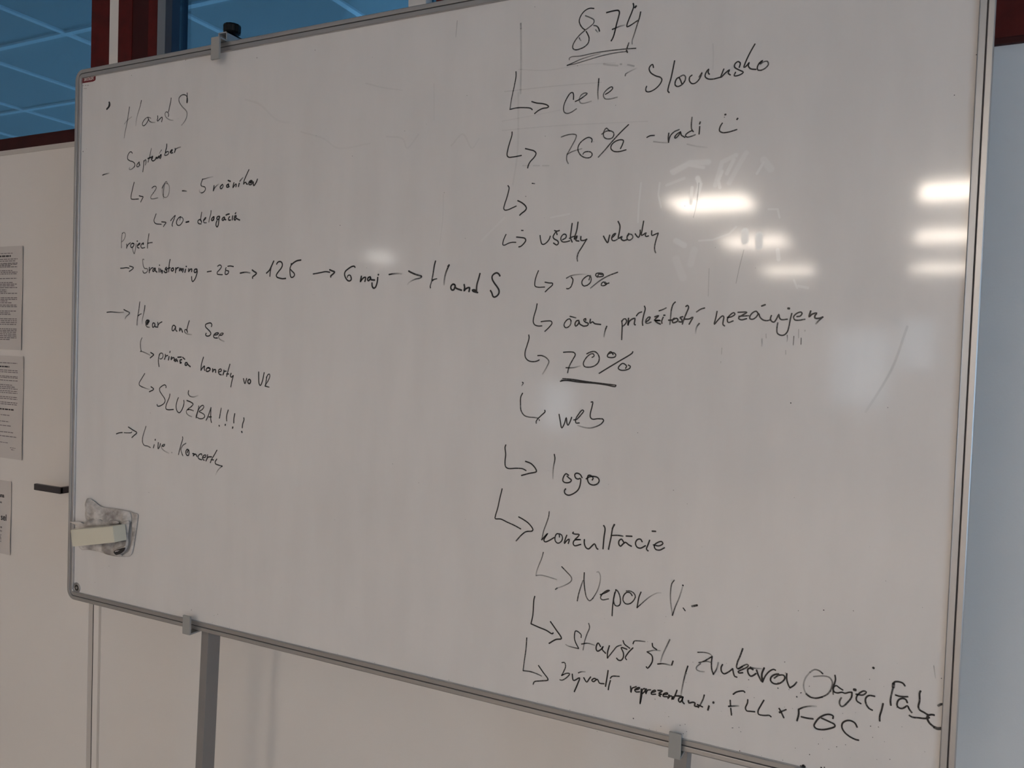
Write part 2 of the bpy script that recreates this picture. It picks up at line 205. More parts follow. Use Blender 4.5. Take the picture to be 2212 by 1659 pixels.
INK = """
T 220 180 10.0545
W comma mark
1 1 4 158,410 172,440 168,490 140,530
1 1 4.5 165,450 150,510 108,562
W HandS
.8 .5 2 602,512 580,660 545,880 510,1040 486,1185
.45 .35 2 492,885 525,840 570,790 650,728
.9 .2 2.2 862,372 830,510 790,640 755,780 738,920
.6 .9 2 1068,760 1030,742 985,742 940,775 900,830 882,880 890,915 915,922 955,890 1000,820 1010,790
.9 .3 2.2 1002,740 1015,780 1040,825 1090,848 1160,850
.95 .9 2.2 1212,705 1215,760 1205,800 1215,820 1260,775 1310,735 1315,770 1300,838
.9 .8 2.2 1508,318 1498,390 1475,500 1450,620
.8 .3 2.2 1446,722 1452,680 1440,640 1410,620 1380,640 1376,690 1400,740 1450,780 1500,800 1550,803
.95 .4 2.2 1856,208 1855,280 1850,340 1845,400 1852,428 1862,390 1860,330 1840,275 1790,248 1730,260 1685,310 1675,370 1700,440 1760,520 1820,580 1852,640 1848,710 1820,790 1775,860 1732,912
W stray dash
T 210 300 10.0545
.95 .3 2.6 118,788 180,765 260,745
W Septembér
.9 .9 2.2 765,312 745,285 715,285 680,330 660,390 665,440 710,475 780,500 815,535 820,580 800,615
.7 .35 2.2 800,615 760,650 715,668 695,650 712,620
.9 .6 2.4 915,500 875,545 860,580 865,605 900,600 920,570 915,510 912,560 935,572
.8 .8 2.2 1015,470 1010,560 1000,650 992,718
.8 .6 2.4 1030,480 1050,450 1062,480 1060,530 1045,568
.6 .8 2.2 1178,208 1160,290 1130,420 1105,508
1 1 3 1102,428 1130,418 1175,398
.9 1 2.6 1175,445 1200,420 1208,375 1190,400 1185,450 1205,478 1240,470 1270,435 1280,400
1 1 2.8 1270,440 1300,395 1300,430 1325,400 1340,370 1345,420 1370,360 1390,340 1385,390 1372,428
.6 .4 2 1400,240 1370,280 1350,320
.9 .9 2.4 1512,110 1510,180 1490,250 1482,300
.9 .6 2.4 1490,295 1530,275 1555,290 1545,330 1500,358 1462,350 1475,320 1500,300
.9 .9 2.6 1585,290 1620,270 1635,235 1615,240 1590,280 1605,308 1645,300
.9 .9 2.6 1692,205 1695,250 1680,298
.9 .5 2.4 1682,280 1705,225 1760,195 1815,178
W arrow
.95 .8 2.3 805,942 780,1040 755,1150 735,1260 740,1300 770,1312 900,1305
.95 .8 2.4 912,1235 960,1250 1000,1260 975,1310 945,1372
W 20
.9 .6 2.2 1190,1070 1230,1035 1270,1032 1285,1055 1270,1100 1220,1175
.6 .5 2.2 1220,1175 1165,1260 1170,1295 1215,1303 1265,1295 1320,1280
.8 .5 2 1408,1070 1450,990 1500,928 1530,970
.6 .8 2 1470,975 1450,1060 1440,1220
.6 .5 1.8 1440,1010 1415,1100 1418,1190 1440,1250 1480,1275 1525,1255 1555,1190 1572,1100 1565,1020 1530,975 1480,970
.5 .3 2 1440,1225 1442,1300
W hyphen
1 .4 2.8 1850,1128 1900,1130 1945,1138
T 360 360 10.0545
W 5
.8 .2 2 780,275 840,262 910,240 1010,218
.8 .8 2.3 780,270 765,320 745,395 765,425 810,435 840,455 840,505 800,555 765,570
.7 .1 2.2 765,570 730,560 712,530 712,490
W ročníkov
.9 .9 2.5 1032,410 1025,460 1014,528
.9 .3 2.3 1018,515 1045,460 1085,415 1130,380
1 .6 2.8 1215,385 1170,430 1165,465 1190,478 1220,445 1230,405 1210,390
1 1 3 1335,300 1388,320
1 .9 2.8 1345,378 1305,405 1305,440 1330,448 1362,430
1 1 2.8 1340,378 1350,400 1338,412
.95 .9 2.6 1462,348 1450,400 1440,458 1460,430 1500,380 1515,385 1505,440
.95 .95 2.8 1580,360 1568,400 1560,435
.9 .5 2.4 1590,320 1620,280 1658,240
1 .9 2.4 1790,65 1750,150 1710,240 1680,320 1672,382
.9 1 2.6 1675,375 1700,345 1725,345 1735,375 1760,380
1 .8 2.6 1850,330 1810,320 1785,350 1790,385 1830,392 1860,360 1860,310 1830,300 1800,320
1 1 3 1810,350 1840,345
1 .8 2.8 1885,330 1885,380 1895,415 1930,370 1960,310 1975,270
W 10-
.9 .8 2.3 88,1175 130,1120 190,1058 165,1130 130,1220 118,1270 128,1295
.9 .6 2.4 305,1085 255,1120 220,1180 215,1230 240,1270 280,1275 325,1235 358,1170 355,1125 325,1100 300,1105 285,1162
1 1 3.2 420,1208 485,1192
W delegácia
.9 .9 2.2 765,990 748,1080 735,1170
1 .7 2.6 760,1210 745,1165 715,1150 685,1175 680,1210 705,1240 755,1242
.9 .7 2.4 800,1170 840,1140 855,1105 825,1125 800,1175 815,1215 865,1218
.8 .7 2.2 967,955 962,1020 935,1120 918,1205
1 1 2.8 1030,1085 995,1110 975,1150 990,1175 1020,1140 1032,1090 1025,1140 1020,1165
1 1 2.8 1150,1080 1110,1085 1090,1120 1105,1150 1140,1130 1155,1085
1 1 2.8 1148,1090 1135,1180 1122,1270 1098,1310 1075,1280 1078,1220 1095,1175
1 1 2.8 1255,1095 1220,1115 1205,1150 1225,1170 1255,1130 1262,1100 1260,1140 1290,1155
1 1 3 1290,1052 1330,1035 1362,1028
1 1 2.8 1370,1085 1345,1130 1350,1160 1390,1160
1 1 2.8 1435,1070 1425,1160
1 1 2.8 1505,1000 1490,1025
1 1 3 1475,1080 1510,1065 1505,1100 1475,1110 1468,1150 1495,1160
1 1 2.8 1495,1150 1520,1125 1550,1145 1590,1160
T 240 430 10.0545
W arrow
.9 .9 2.2 980,320 955,390 935,450 940,500 975,535 1040,545 1095,548
1 .8 2.4 1098,495 1195,512 1165,555 1140,598
T 240 490 10.0545
W Project
.6 .7 2 245,135 235,220 225,330 225,458
.6 .6 2.1 245,145 280,122 310,150 310,200 285,270 240,325
.9 .9 2.4 340,375 345,420 338,465
.9 .8 2.4 342,445 370,390 425,345
.7 1 2.6 500,365 465,355 435,380 425,420 445,450 480,430 498,390 498,370 460,360
.6 .7 2 462,455 480,530 505,585 520,540 535,450 545,365
1 1 3 565,310 575,314
.9 .9 2.6 575,405 615,385 632,355 600,370 570,410 575,445 610,462
.9 .7 2.6 700,350 660,380 648,425 670,460 735,450
.8 .8 2.6 700,350 708,375 690,385
.8 .8 2.4 826,148 810,240 795,360 792,465
.8 .7 2.4 800,358 840,348 898,340
W arrow
1 .9 2.4 205,900 260,898 330,888 395,898
1 1 2.4 402,852 445,865 488,888 470,915 395,970
W brainstorming
.6 .8 2.2 718,712 690,705 692,780 705,860 735,905 785,910 795,945 770,990 730,1005 700,990 692,955
1 .9 2.6 835,880 830,940 832,1000
.9 .8 2.4 835,960 870,905 915,885
1 1 2.8 955,895 915,925 905,960 925,970 955,920 965,900 960,950 1000,985
1 1 2.8 1040,900 1045,940 1045,985
1 1 3 1050,832 1056,836
1 1 2.8 1075,915 1080,950 1085,985 1105,945 1120,960 1108,1010
1 1 3 1205,880 1175,920 1210,950 1215,985 1170,990 1155,960
1 .9 2.5 1284,708 1268,790 1250,980
1 1 2.8 1205,925 1245,900 1285,890
1 1 3 1355,895 1320,905 1310,945 1335,960 1360,930 1350,900
1 1 2.8 1405,890 1405,940 1398,998
1 1 2.8 1405,940 1430,900 1465,885
1 1 3 1495,895 1485,960 1510,920 1530,905 1525,960 1550,915 1570,910 1555,985
1 1 3 1620,920 1605,990
1 1 3.2 1630,860 1640,864
1 1 3 1690,910 1685,975 1720,925 1755,920 1750,975
1 1 3 1855,915 1815,930 1805,975 1830,995 1865,960 1868,920
1 .9 2.6 1855,925 1875,965 1855,1050 1820,1140 1772,1190 1755,1150 1750,1080
W -25
.9 .9 2.4 2088,978 2180,962
T 430 530 10.0545
1 .9 2.3 405,455 440,430 475,435 488,465 455,520 395,590 400,625 440,635 510,638
.9 1 2.4 590,485 575,525 610,550 645,560 640,600 600,632 570,625 570,580 580,545
1 1 2.4 625,455 680,448 750,462
W arrow
1 .4 3 895,605 950,592 1030,585 1110,600
1 1 3 1155,535 1200,570 1250,605 1210,650 1165,685 1165,718
W 125
1 1 3 1625,340 1580,440 1530,540 1465,605
1 .9 2.5 1570,460 1550,560 1540,675
1 1 2.8 1685,410 1710,370 1755,352 1795,370 1812,425 1790,490 1720,580 1680,650 1695,690 1750,712 1820,725 1885,718
1 1 2.5 2005,392 1998,440 1980,490 1975,540 1982,640 2000,692 2040,690 2075,650 2065,605 2020,560 1985,520
1 1 2.9 2005,425 2060,375 2130,335 2215,320
T 660 530 10.0545
W arrow
.9 1 2.5 165,622 250,608 350,588 440,572 530,585
1 1 3 525,530 580,555 635,580 590,630 550,665 550,690
W 6 naj
1 1 2.8 1078,478 1060,455 1010,460 930,510 865,570 850,630 870,700 920,765 965,772 995,740 990,690
1 .8 2.4 990,690 975,655 945,645 915,670 908,700
1 1 3 1215,670 1205,730 1193,792 1220,750 1270,700 1305,695 1305,730 1290,785
1 1 3 1410,685 1365,700 1350,750 1370,770 1405,730 1415,690 1420,740 1505,755
1 1 3 1570,695 1560,790 1520,910 1480,930 1450,890 1445,815
1 1 3.4 1580,635 1588,640
W arrow
1 .1 2.8 1815,635 1880,622 2000,612 2110,618
T 870 540 10.0545
1 .7 3 130,458 190,492 290,535 400,565
.9 .15 2.4 400,565 415,580 380,608 270,635 180,680 125,720 105,752
W HandS
1 .7 2.6 715,238 690,330 660,520 638,640
.7 .8 2.2 638,640 615,730 598,790 605,825
1 .7 2.4 648,672 665,648 742,625
1 .3 3 1008,325 975,400 930,520 905,650 898,755
1 1 3 1010,325 990,350 980,355
1 1 3 1130,760 1100,742 1060,770 1045,820 1065,865 1105,868 1130,820 1140,770 1115,745
1 1 3 1130,800 1170,835 1280,875
1 1 3 1335,750 1345,820 1335,888 1370,845 1420,820 1455,820 1450,860 1440,905
1 1 2.8 1680,510 1650,620 1615,740 1605,820 1605,890
1 1 3 1605,890 1560,870 1515,872 1530,895 1630,925
1 1 2.8 2112,565 2090,525 2045,498 1985,520 1945,570 1945,630 1985,710 2050,800 2090,870 2090,940 2050,995 1990,1025 1960,1005 1935,930 1905,880
T 220 630 10.0545
W arrow
1 .4 2.4 110,450 200,440 300,448 400,452 480,445
1 .4 2.6 480,390 540,422 605,462 570,505 530,540 508,590
W Hear
.9 .7 2.2 828,220 812,340 785,520 768,640 765,728
1 .6 2.4 785,530 820,500 862,480
1 .2 2.4 938,300 930,380 900,520 880,620 878,700
1 1 3.2 975,680 1020,660 1030,635 990,620 965,640 960,690 985,715 1010,670 990,640
1 .6 2.4 960,690 960,730 985,765 1040,775
1 1 2.6 1150,690 1115,680 1100,730 1110,775 1145,750 1155,700 1160,760 1200,770
1 .9 2.5 1215,665 1220,720 1215,778
1 .9 2.5 1218,740 1250,690 1310,655
W and
1 1 2.6 1600,755 1560,730 1530,770 1530,840 1555,850 1590,800 1605,760 1605,830 1635,862
1 1 2.8 1695,790 1690,858 1720,800 1735,830 1755,882
1 1 2.4 1902,630 1875,720 1855,800 1845,850
1 .2 2.6 1862,885 1850,835 1810,825 1800,865 1830,905 1890,925 1955,935
W arrow
.7 .8 2.2 875,1002 850,1060 838,1140 845,1230 858,1290
.8 .4 2.2 838,1300 870,1300 950,1330 1050,1380
1 1 2.6 1062,1322 1100,1345 1130,1370 1100,1400 1052,1440
W prináša
.8 .9 2.4 1260,1350 1240,1420 1230,1510 1245,1630
.9 .7 2.3 1245,1380 1280,1335 1325,1350 1330,1410 1290,1462 1260,1455
1 1 2.6 1380,1360 1380,1420 1362,1472
.9 .9 2.6 1385,1410 1410,1390 1435,1388
1 1 3 1462,1410 1448,1485
1 1 2.6 1485,1295 1478,1325
1 1 2.8 1515,1415 1508,1480 1540,1435 1575,1445 1570,1500
1 1 3 1630,1465 1590,1480 1590,1515 1620,1500 1640,1490 1645,1520
1 1 2.8 1650,1425 1730,1420
1 1 2.8 1755,1425 1805,1470
1 1 3.2 1740,1475 1700,1490 1700,1520 1730,1545 1700,1550
1 1 3 1855,1545 1820,1545 1810,1590 1840,1600 1865,1560 1870,1580 1925,1630
T 400 680 10.0545
W See
1 1 2.5 572,258 582,215 560,180 500,185 445,215 445,260 490,310 545,370 560,410 535,450 475,462 445,435 460,400
1 .9 2.5 640,440 700,430 730,400 690,392 635,425 618,470 640,500 705,505
1 .3 2.5 750,445 800,440 830,405 790,400 745,440 728,490 760,535 850,580
W koncerty
1 1 2.4 402,920 375,1000 350,1110 345,1210
1 1 2.6 345,1205 385,1145 425,1112 415,1170 430,1210
1 1 2.8 545,1180 510,1145 465,1175 460,1220 490,1232 540,1200 545,1165 500,1155
1 1 2.8 600,1170 600,1245 620,1200 660,1190 665,1255
1 1 2.6 730,1245 790,1215 780,1180 740,1190 725,1240 745,1290 790,1305
1 1 2.6 845,1200 840,1250 820,1308
1 1 2.5 830,1290 855,1230 895,1225
1 1 2.4 975,1072 950,1160 920,1270 902,1338
1 1 2.6 900,1285 950,1285
1 1 2.6 1000,1270 985,1325 1005,1355 1040,1325
1 .9 2.4 1050,1318 1020,1430 992,1568
W vo
1 1 2.5 1268,1385 1280,1440 1300,1495 1325,1430 1338,1382
1 1 3 1400,1400 1365,1430 1370,1480 1400,1495 1425,1450 1415,1410
W VR
1 1 2.4 1600,1240 1600,1360 1610,1500 1635,1535 1670,1470 1700,1350 1718,1255
.9 .8 2.3 1775,1340 1760,1440 1740,1555
.8 .9 2.2 1750,1520 1800,1440 1840,1340 1835,1290 1800,1300 1765,1370
1 .6 2.6 1735,1545 1780,1560 1828,1572
T 280 800 10.0545
W arrow
.9 .9 2.2 332,68 270,170 210,280 215,320 270,358
.9 .2 2.2 270,358 370,395 440,415
1 1 2.6 465,355 525,405 510,425 430,465
W SLUŽBA!!!!
.9 .9 2.3 790,380 795,345 765,315 700,345 655,390 655,440 700,520 755,600 775,655 755,710 700,755 635,780 605,770 600,740
.9 1 2.3 878,512 870,570 830,670 795,760 790,830 830,855 955,850
.9 .9 2.3 1062,592 1035,660 1015,750 1018,840 1045,900 1085,920 1130,870 1165,790 1185,700 1178,650
1 .2 2.4 1285,440 1275,500 1300,550 1350,575 1410,575 1490,545
1 .7 2.6 1245,655 1320,685 1380,730 1350,780 1280,830
.8 .4 2.2 1280,830 1235,880 1240,930 1290,980 1355,1008
1 .6 2.4 1260,860 1300,850 1390,878
.7 .9 2.4 1505,770 1490,860 1465,960 1445,1035
.9 .8 2.3 1445,1000 1490,870 1550,780 1595,760 1615,790 1580,850 1510,895 1560,920 1620,960 1635,1000 1600,1040 1530,1050 1465,1020
.9 .9 2.3 1770,808 1740,900 1700,1010 1662,1085
.9 .9 2.3 1770,808 1765,920 1765,1060 1780,1135
1 1 2.6 1722,1012 1780,1010
.8 .9 2.4 1993,820 1970,940 1952,1040
1 1 3 1945,1195 1952,1212
1 .8 2.4 2145,860 2115,960 2105,1040 2112,1100
1 1 3 2082,1172 2078,1195
T 400 800 10.0545
1 .9 2.6 1080,940 1060,1050 1058,1145
1 1 3.2 1038,1230 1030,1258
1 .9 2.6 1275,1030 1280,1070 1250,1170 1242,1250
1 1 3.2 1228,1325 1238,1350
T 240 880 8.5077
W arrow
1 .9 2.4 98,488 150,468 210,462
.8 .8 2 240,465 300,468 375,462 385,448
1 .9 2.4 318,360 400,415 475,465 430,510 382,555
W Live
.7 .8 2.2 645,345 610,450 580,560 580,640 610,695 670,710 725,738
1 1 2.8 815,585 812,605
.9 .9 2.5 795,685 780,745
1 .9 2.5 870,645 865,760 895,720 910,665
.9 .2 2.5 940,700 960,720 990,680 950,690 930,740 970,790 1065,845
W dot
.5 .5 2.5 1115,825 1120,835
W Koncerty
.9 .8 2.3 1315,540 1320,570 1285,690 1240,868
.6 .8 2.3 1380,658 1320,700 1285,770 1300,840 1322,888
1 .9 2.6 1430,790 1400,770 1375,820 1390,875 1425,880 1435,820 1425,780 1400,835
1 1 2.8 1500,850 1530,855 1510,895 1540,860 1565,870 1580,902
1 .9 2.5 1670,880 1665,855 1620,870 1600,915 1625,950 1670,962
1 .9 2.5 1695,925 1740,910 1745,880 1710,880 1680,925 1690,955 1715,972
1 1 2.6 1775,870 1770,920 1745,985
1 1 2.6 1760,955 1785,915 1850,908
.9 .9 2.4 1948,785 1895,880 1850,955 1825,1018
1 1 2.6 1840,960 1885,965
1 .8 2.5 1945,950 1915,1000 1920,1035 1960,1055 2045,1080
.8 .1 2.3 2045,1080 1995,1120 1950,1180 1925,1240
T 1080 0 6.9125
W 874
1 .8 1.9 1405,128 1340,125 1265,165 1210,235 1185,310 1200,370 1240,425 1270,445
.6 .9 2 1275,235 1350,265 1405,300 1400,345 1350,395 1270,455 1190,525 1120,615 1088,685 1092,725 1130,745 1200,730 1270,695 1320,640 1332,570 1310,510 1288,470
.7 .9 2 1400,382 1445,390 1475,425 1488,468
.6 .3 1.8 1430,445 1460,485
.8 .3 1.8 1185,565 1195,590 1212,608
1 .9 2.3 1592,190 1690,165 1770,158 1785,185 1770,260 1740,370 1715,480 1690,560 1662,612
1 .2 2.2 1678,440 1740,415 1800,390 1870,375
1 .8 2.1 1990,52 1998,95 1975,170 1930,280 1898,370 1898,400 1940,385 2010,340 2060,305
1 1 3 2015,115 2035,92
1 .4 2 2102,178 2085,260 2050,370 2010,500 1975,610 1975,660
W double underline
.7 .9 2 1925,640 1898,720
.55 .8 1.8 1038,895 1035,875 1070,850 1200,838 1400,795 1620,760 1850,735 2032,722
.8 .3 1.8 1002,978 1080,945 1200,890 1350,840 1500,800
.6 .7 1.6 1002,978 1100,960 1300,900 1500,840 1700,795 1900,768
1 1 2.2 1890,750 1905,785
W arrow
1 .6 1.8 240,1070 242,1130 225,1240 190,1400 165,1530 150,1635
.8 1 1.9 150,1635 250,1612 350,1608 460,1618 485,1640
T 1080 120 6.9125
1 .9 2.1 475,688 550,710 640,720 705,740 728,765 705,780 640,790 570,825 518,868
W celé
1 .6 1.9 1098,658 1100,590 1085,552 1050,565 1000,640 960,730 950,800 965,850 1010,865 1070,845 1145,795
1 .3 1.9 1125,688 1200,650 1270,600 1305,570 1270,560 1215,590 1185,650 1200,705 1250,715 1365,682
1 .4 2 1478,345 1470,450 1462,560 1468,650
1 .4 1.9 1575,580 1640,540 1685,490 1670,468 1610,500 1555,560 1545,600 1570,645 1640,650 1755,622
.7 .1 1.9 1872,305 1875,280 1920,250 2040,190
W arrow
1 1 2 182,1140 180,1190 150,1290 120,1400 108,1490 130,1518 200,1515 322,1493
1 1 2.1 380,1390 440,1405 510,1425 540,1460 520,1510 450,1590 425,1640 415,1680
W 76%
.7 .6 1.9 915,1218 1000,1188 1100,1175 1140,1190 1135,1230 1090,1320 1030,1430 1003,1480 998,1560 1022,1615
.7 .4 1.8 1005,1475 1080,1435 1225,1390
.9 .8 1.9 1370,1295 1375,1250 1330,1222 1270,1245 1195,1310 1165,1380 1175,1440 1220,1500 1290,1528 1350,1520 1378,1480 1360,1445 1300,1435 1255,1450 1240,1475
.8 .8 1.9 1520,1175 1590,1130 1650,1125 1695,1150 1700,1195 1670,1235 1610,1245 1560,1225 1545,1175 1565,1110 1590,1085 1640,1130
1 .7 2 1922,1032 1800,1150 1680,1280 1560,1420 1468,1520
1 .9 2 1800,1392 1825,1340 1845,1270 1800,1258 1720,1285 1665,1340 1658,1390 1700,1430 1780,1435 1885,1408
T 1380 80 6.9125
W Slovensko
1 .9 2 220,458 205,410 175,430 155,470 175,530 250,580 325,605 345,635 320,700 240,780 150,820 110,810 105,770 118,735
1 1 2.1 535,355 510,480 480,620 445,740 435,810 455,830
1 .7 2.1 610,600 570,620 545,670 545,720 580,740 640,715 690,650 695,590 665,570 620,590
1 .9 2 605,610 625,650 642,698
1 .8 2 795,570 760,600 755,650 790,695 830,695 880,660 925,590 945,530 900,600
1 .9 2 1055,558 1035,530 1045,480 1005,530 990,590 1030,625 1100,630 1225,600
1 1 2 1270,478 1245,540 1225,605 1290,540 1355,490 1335,540 1368,568
1 .9 2 1500,455 1515,390 1480,368 1435,405 1430,450 1490,490 1560,528 1500,570 1425,580 1445,525
1 1 2 1735,105 1680,200 1610,340 1570,455 1600,440 1650,380 1635,430 1670,475 1750,485
1 .6 2 1810,400 1850,350 1800,390 1770,450 1775,490 1820,498 1890,465 1935,410 1920,365 1870,370 1815,405
W - radi
1 .9 2 120,1500 170,1475 235,1470
1 1 2 448,1435 440,1510 445,1575
1 .7 2 445,1560 470,1480 530,1415 605,1382
1 .9 2 625,1415 570,1450 535,1500 550,1510 600,1460 622,1420 635,1465 690,1500
.7 .9 2 795,1198 785,1300 790,1380 815,1415
1 .7 2 800,1395 740,1425 695,1470 720,1495 780,1485 845,1460
1 1 2.2 918,1268 908,1300
.9 1 2 910,1335 905,1400 900,1450
W smiling face
1 1 2.6 1285,1160 1300,1158
.8 .8 1.5 1278,1197 1280,1199
1 1 2.4 1465,1232 1478,1215
.9 .9 2 1248,1285 1215,1340 1205,1400 1250,1428 1340,1420 1465,1382
W lone dash
.35 .3 2 220,1562 330,1575 430,1580
.25 .1 2 720,1600 850,1630 1020,1650
T 1060 350 9.2167
W arrow
1 .9 2 345,470 368,510 355,590 320,720 280,840 262,930 285,958 350,950 430,915 512,877
1 1 2.3 540,770 620,810 690,870 712,920 690,965 620,1020 578,1060
1 .6 1.8 825,425 880,432
1 1 1.8 612,1362 650,1364
W arrow
1 .9 1.9 308,1440 275,1510 245,1600 245,1650 280,1655 350,1620 430,1600 505,1600
1 1 2.2 515,1495 600,1503 680,1520 700,1555 680,1600 600,1680 560,1690
T 1140 450 6.9125
W všetky
1 1 2 185,405 195,480 210,530 235,540 285,510 325,455 338,415
1 1 2.2 400,332 430,342 475,332
1 1 2.1 440,395 425,355 395,390 380,430 400,460 445,485 460,520 435,548 385,518
1 .9 2 520,470 570,440 575,400 545,385 505,420 495,465 520,500 580,500 630,485
1 1 2.2 665,225 650,330 640,440 665,505
1 1 2 622,450 660,430 710,415
1 1 2.2 752,205 735,320 700,440 695,465 740,410 730,440 720,480 765,490
1 1 2.2 795,420 795,475 840,480 885,460
1 .8 2 880,465 810,580 755,670 738,740 745,790
W vekovky
1 1 2.2 1132,415 1160,470 1195,515 1210,460 1225,400
1 .8 2 1260,440 1300,400 1315,375 1280,390 1255,440 1265,480 1310,480 1340,460
1 1 2.2 1350,195 1378,260 1370,350 1355,450 1410,420 1395,455 1430,482 1480,470
1 .7 2 1510,375 1485,420 1490,465 1530,475 1570,435 1560,400 1520,385 1495,415
1 1 2.1 1605,380 1625,410 1655,435 1680,375 1680,325
1 1 2.1 1732,190 1710,320 1700,405 1770,365 1755,400 1770,422 1805,412
1 1 2.1 1852,335 1855,405 1910,385 1950,370
1 .8 2 1950,375 1915,480 1895,580 1900,640 1912,665
W arrow
1 .9 1.9 162,930 130,1010 108,1100 110,1160 150,1178 255,1176
1 1 2 258,1103 320,1115 372,1120 370,1145 310,1200 262,1248
W 50%
.8 .1 2 578,1045 640,1010 740,990 900,985
1 .8 2 650,1028 675,1060 670,1110 640,1180 600,1202 580,1198
.8 1 2 915,1070 930,1020 910,1005 860,1030 815,1080 812,1130 840,1160 890,1150
1 .6 2 890,1150 935,1110 950,1050 935,1000
.9 .9 2 1045,1030 1015,1000 1025,975 1075,968 1125,980 1130,1010 1100,1020 1050,1020 1060,985 1115,990
.9 .6 2 1345,955 1200,1010 1080,1080 990,1150 938,1192
1 .8 2 1215,1115 1160,1130 1140,1100 1105,1120 1100,1150 1140,1155 1180,1130 1155,1100
T 1120 620 6.9125
W arrow
1 .9 2 280,250 265,330 235,430 222,520 245,565 300,583 352,580
1 .9 2 338,518 420,508 490,512 502,540 460,600 395,662
W času
.8 .9 2 785,500 780,555 740,600 700,605 682,570 700,520 740,482 770,478 788,510
1 .7 2 770,438 860,460
1 1 2.2 905,500 870,505 845,550 855,585 895,550 905,510 915,550 970,585
1 1 2.2 1005,500 1005,470 975,490 1000,525 1045,545 1030,575 975,585
1 1 2.2 1075,480 1070,540 1110,520 1135,545 1230,560
1 .3 2.2 1320,585 1290,670 1278,745
W arrow
1 .9 2 155,715 160,760 130,870 100,970 105,1050 150,1100 220,1115 280,1105 312,1088
1 .3 2 288,1025 350,1025 420,1060 455,1110 430,1180 385,1260 360,1300
W 70%
1 .8 2 672,975 750,970 830,978 850,1010 820,1070 770,1160 745,1230 735,1282
.9 .2 2 710,1205 820,1205 925,1178
.8 .9 2 1098,1052 1130,1030 1120,1000 1080,1000 1010,1060 970,1140 985,1185 1050,1198 1130,1180 1190,1130 1208,1060 1185,1000 1140,965 1080,970 1020,998
1 .8 2 1415,1010 1380,965 1340,1000 1330,1040 1380,1055 1440,1045 1455,1015 1430,985 1380,985 1345,1000
1 .9 2.1 1708,965 1700,985 1500,1110 1350,1200 1205,1290
1 .9 2 1600,1215 1615,1180 1560,1140 1510,1175 1492,1215 1530,1242 1600,1240 1660,1215 1672,1185 1640,1165
W double underline
.9 .9 2 660,1368 800,1378 1000,1410 1200,1435 1450,1465
1 1 2 625,1408 700,1395 900,1420 1150,1440 1300,1460 1450,1485 1455,1465
.8 .8 1.8 640,1390 800,1395 1000,1420
T 1320 620 9.2167
W príležitosti
1 .9 2 212,670 222,750 218,900 212,1050
1 .8 2 215,690 250,640 290,635 310,680 290,730 240,780
1 1 2.2 350,620 340,700 338,765 360,690 420,640 475,625 470,690 465,740 485,755
1 1 2 505,575 550,520 612,495
1 .9 2.1 665,380 682,430 650,560 625,700 632,765
1 .7 2.1 700,690 750,660 780,600 750,600 700,650 690,710 730,725 800,698
1 1 2.2 870,595 950,570 900,620 865,665 990,665 880,670 920,710 985,740
.9 .7 1.9 955,475 1030,450 1102,415
1 1 2.1 1040,600 1010,680 1015,725
1 1 2.5 1050,562 1075,562
1 .6 2 1282,298 1240,340 1205,440 1190,560 1180,680 1172,745
1 1 2.3 1145,660 1200,660 1260,640
1 1 2.2 1260,620 1225,660 1230,710 1290,700 1335,660 1310,625 1270,630
1 1 2.2 1430,590 1375,610 1410,650 1410,695 1350,690
1 .8 2.2 1490,390 1520,365 1545,400 1510,500 1460,620 1420,740
1 1 2.2 1460,640 1560,635 1630,600 1590,680 1555,742
.8 1 2 1700,498 1790,440 1865,418
.9 .1 2.2 1758,725 1710,790 1690,860 1685,930
T 1520 620 7.9
W nezáujem
1 1 2 230,415 210,520 182,638 240,570 325,492 345,510 335,580 330,640 360,665
1 .9 2 405,520 470,510 535,465 515,438 450,480 405,550 420,605 505,578
1 1 2 585,432 740,432 660,480 595,530 640,560 735,540
1 .8 2 600,500 680,495 770,490
1 .9 2 940,470 900,415 850,430 795,490 790,540 840,550 900,510 940,455 960,510 1010,560 1080,575 1140,560
1 1 2.4 990,325 1052,302
1 .9 2 1158,485 1140,540 1160,585 1200,600 1240,550 1285,465 1290,510 1320,555 1430,550
1 .8 2 1505,450 1480,550 1455,680 1425,770 1370,820 1310,822 1260,790 1250,720 1265,610
1 1 3 1440,365 1465,368
1 .8 2 1590,505 1650,495 1680,450 1660,428 1590,450 1535,510 1555,560 1620,568 1730,550
1 1 2.3 1828,408 1800,510 1850,465 1930,445 1900,490 1900,530 1990,530 2035,510
1 .5 2.1 2035,512 1970,570 1915,630
W small dry ticks
.7 .2 1.4 1425,820 1430,885 1422,930
.7 .5 1.2 1540,840 1530,990
.4 .3 1 1622,720 1620,870
.7 .7 1.2 1665,870 1662,980
.3 .3 1.4 1065,800 1068,870
.25 .2 1.6 998,880 990,1010
.3 .3 1.2 1400,1080 1402,1150
.4 .3 1 312,1040 305,1150
.4 .2 1 295,1270 292,1300
.3 .3 1.4 1730,735 1730,755
T 1060 800 6.9125
W comma and arrow
1 .5 1.8 472,178 488,185 465,230
1 .6 2 478,340 450,400 446,500 455,600 500,670 570,697 650,703 710,715
1 .8 2 808,595 815,615 760,670 700,730 680,765 682,790
1 1 1.6 725,735 728,750
W web
1 1 2 1022,655 1040,760 1062,860 1100,800 1130,705 1140,790 1155,820 1185,770 1210,700
1 .8 2 1240,740 1280,735
.9 .9 2 1290,730 1345,670 1390,605 1370,592 1310,660 1270,730 1275,785 1325,785
1 .9 2 1500,475 1525,470 1515,540 1490,640 1490,700 1520,728 1600,722 1670,725
1 .2 2 1670,725 1688,745 1650,800 1560,845 1470,862 1390,850 1300,820
W arrow
1 .9 2.1 228,1112 215,1150 225,1250 215,1380 225,1440 265,1465 380,1462 480,1470 530,1497
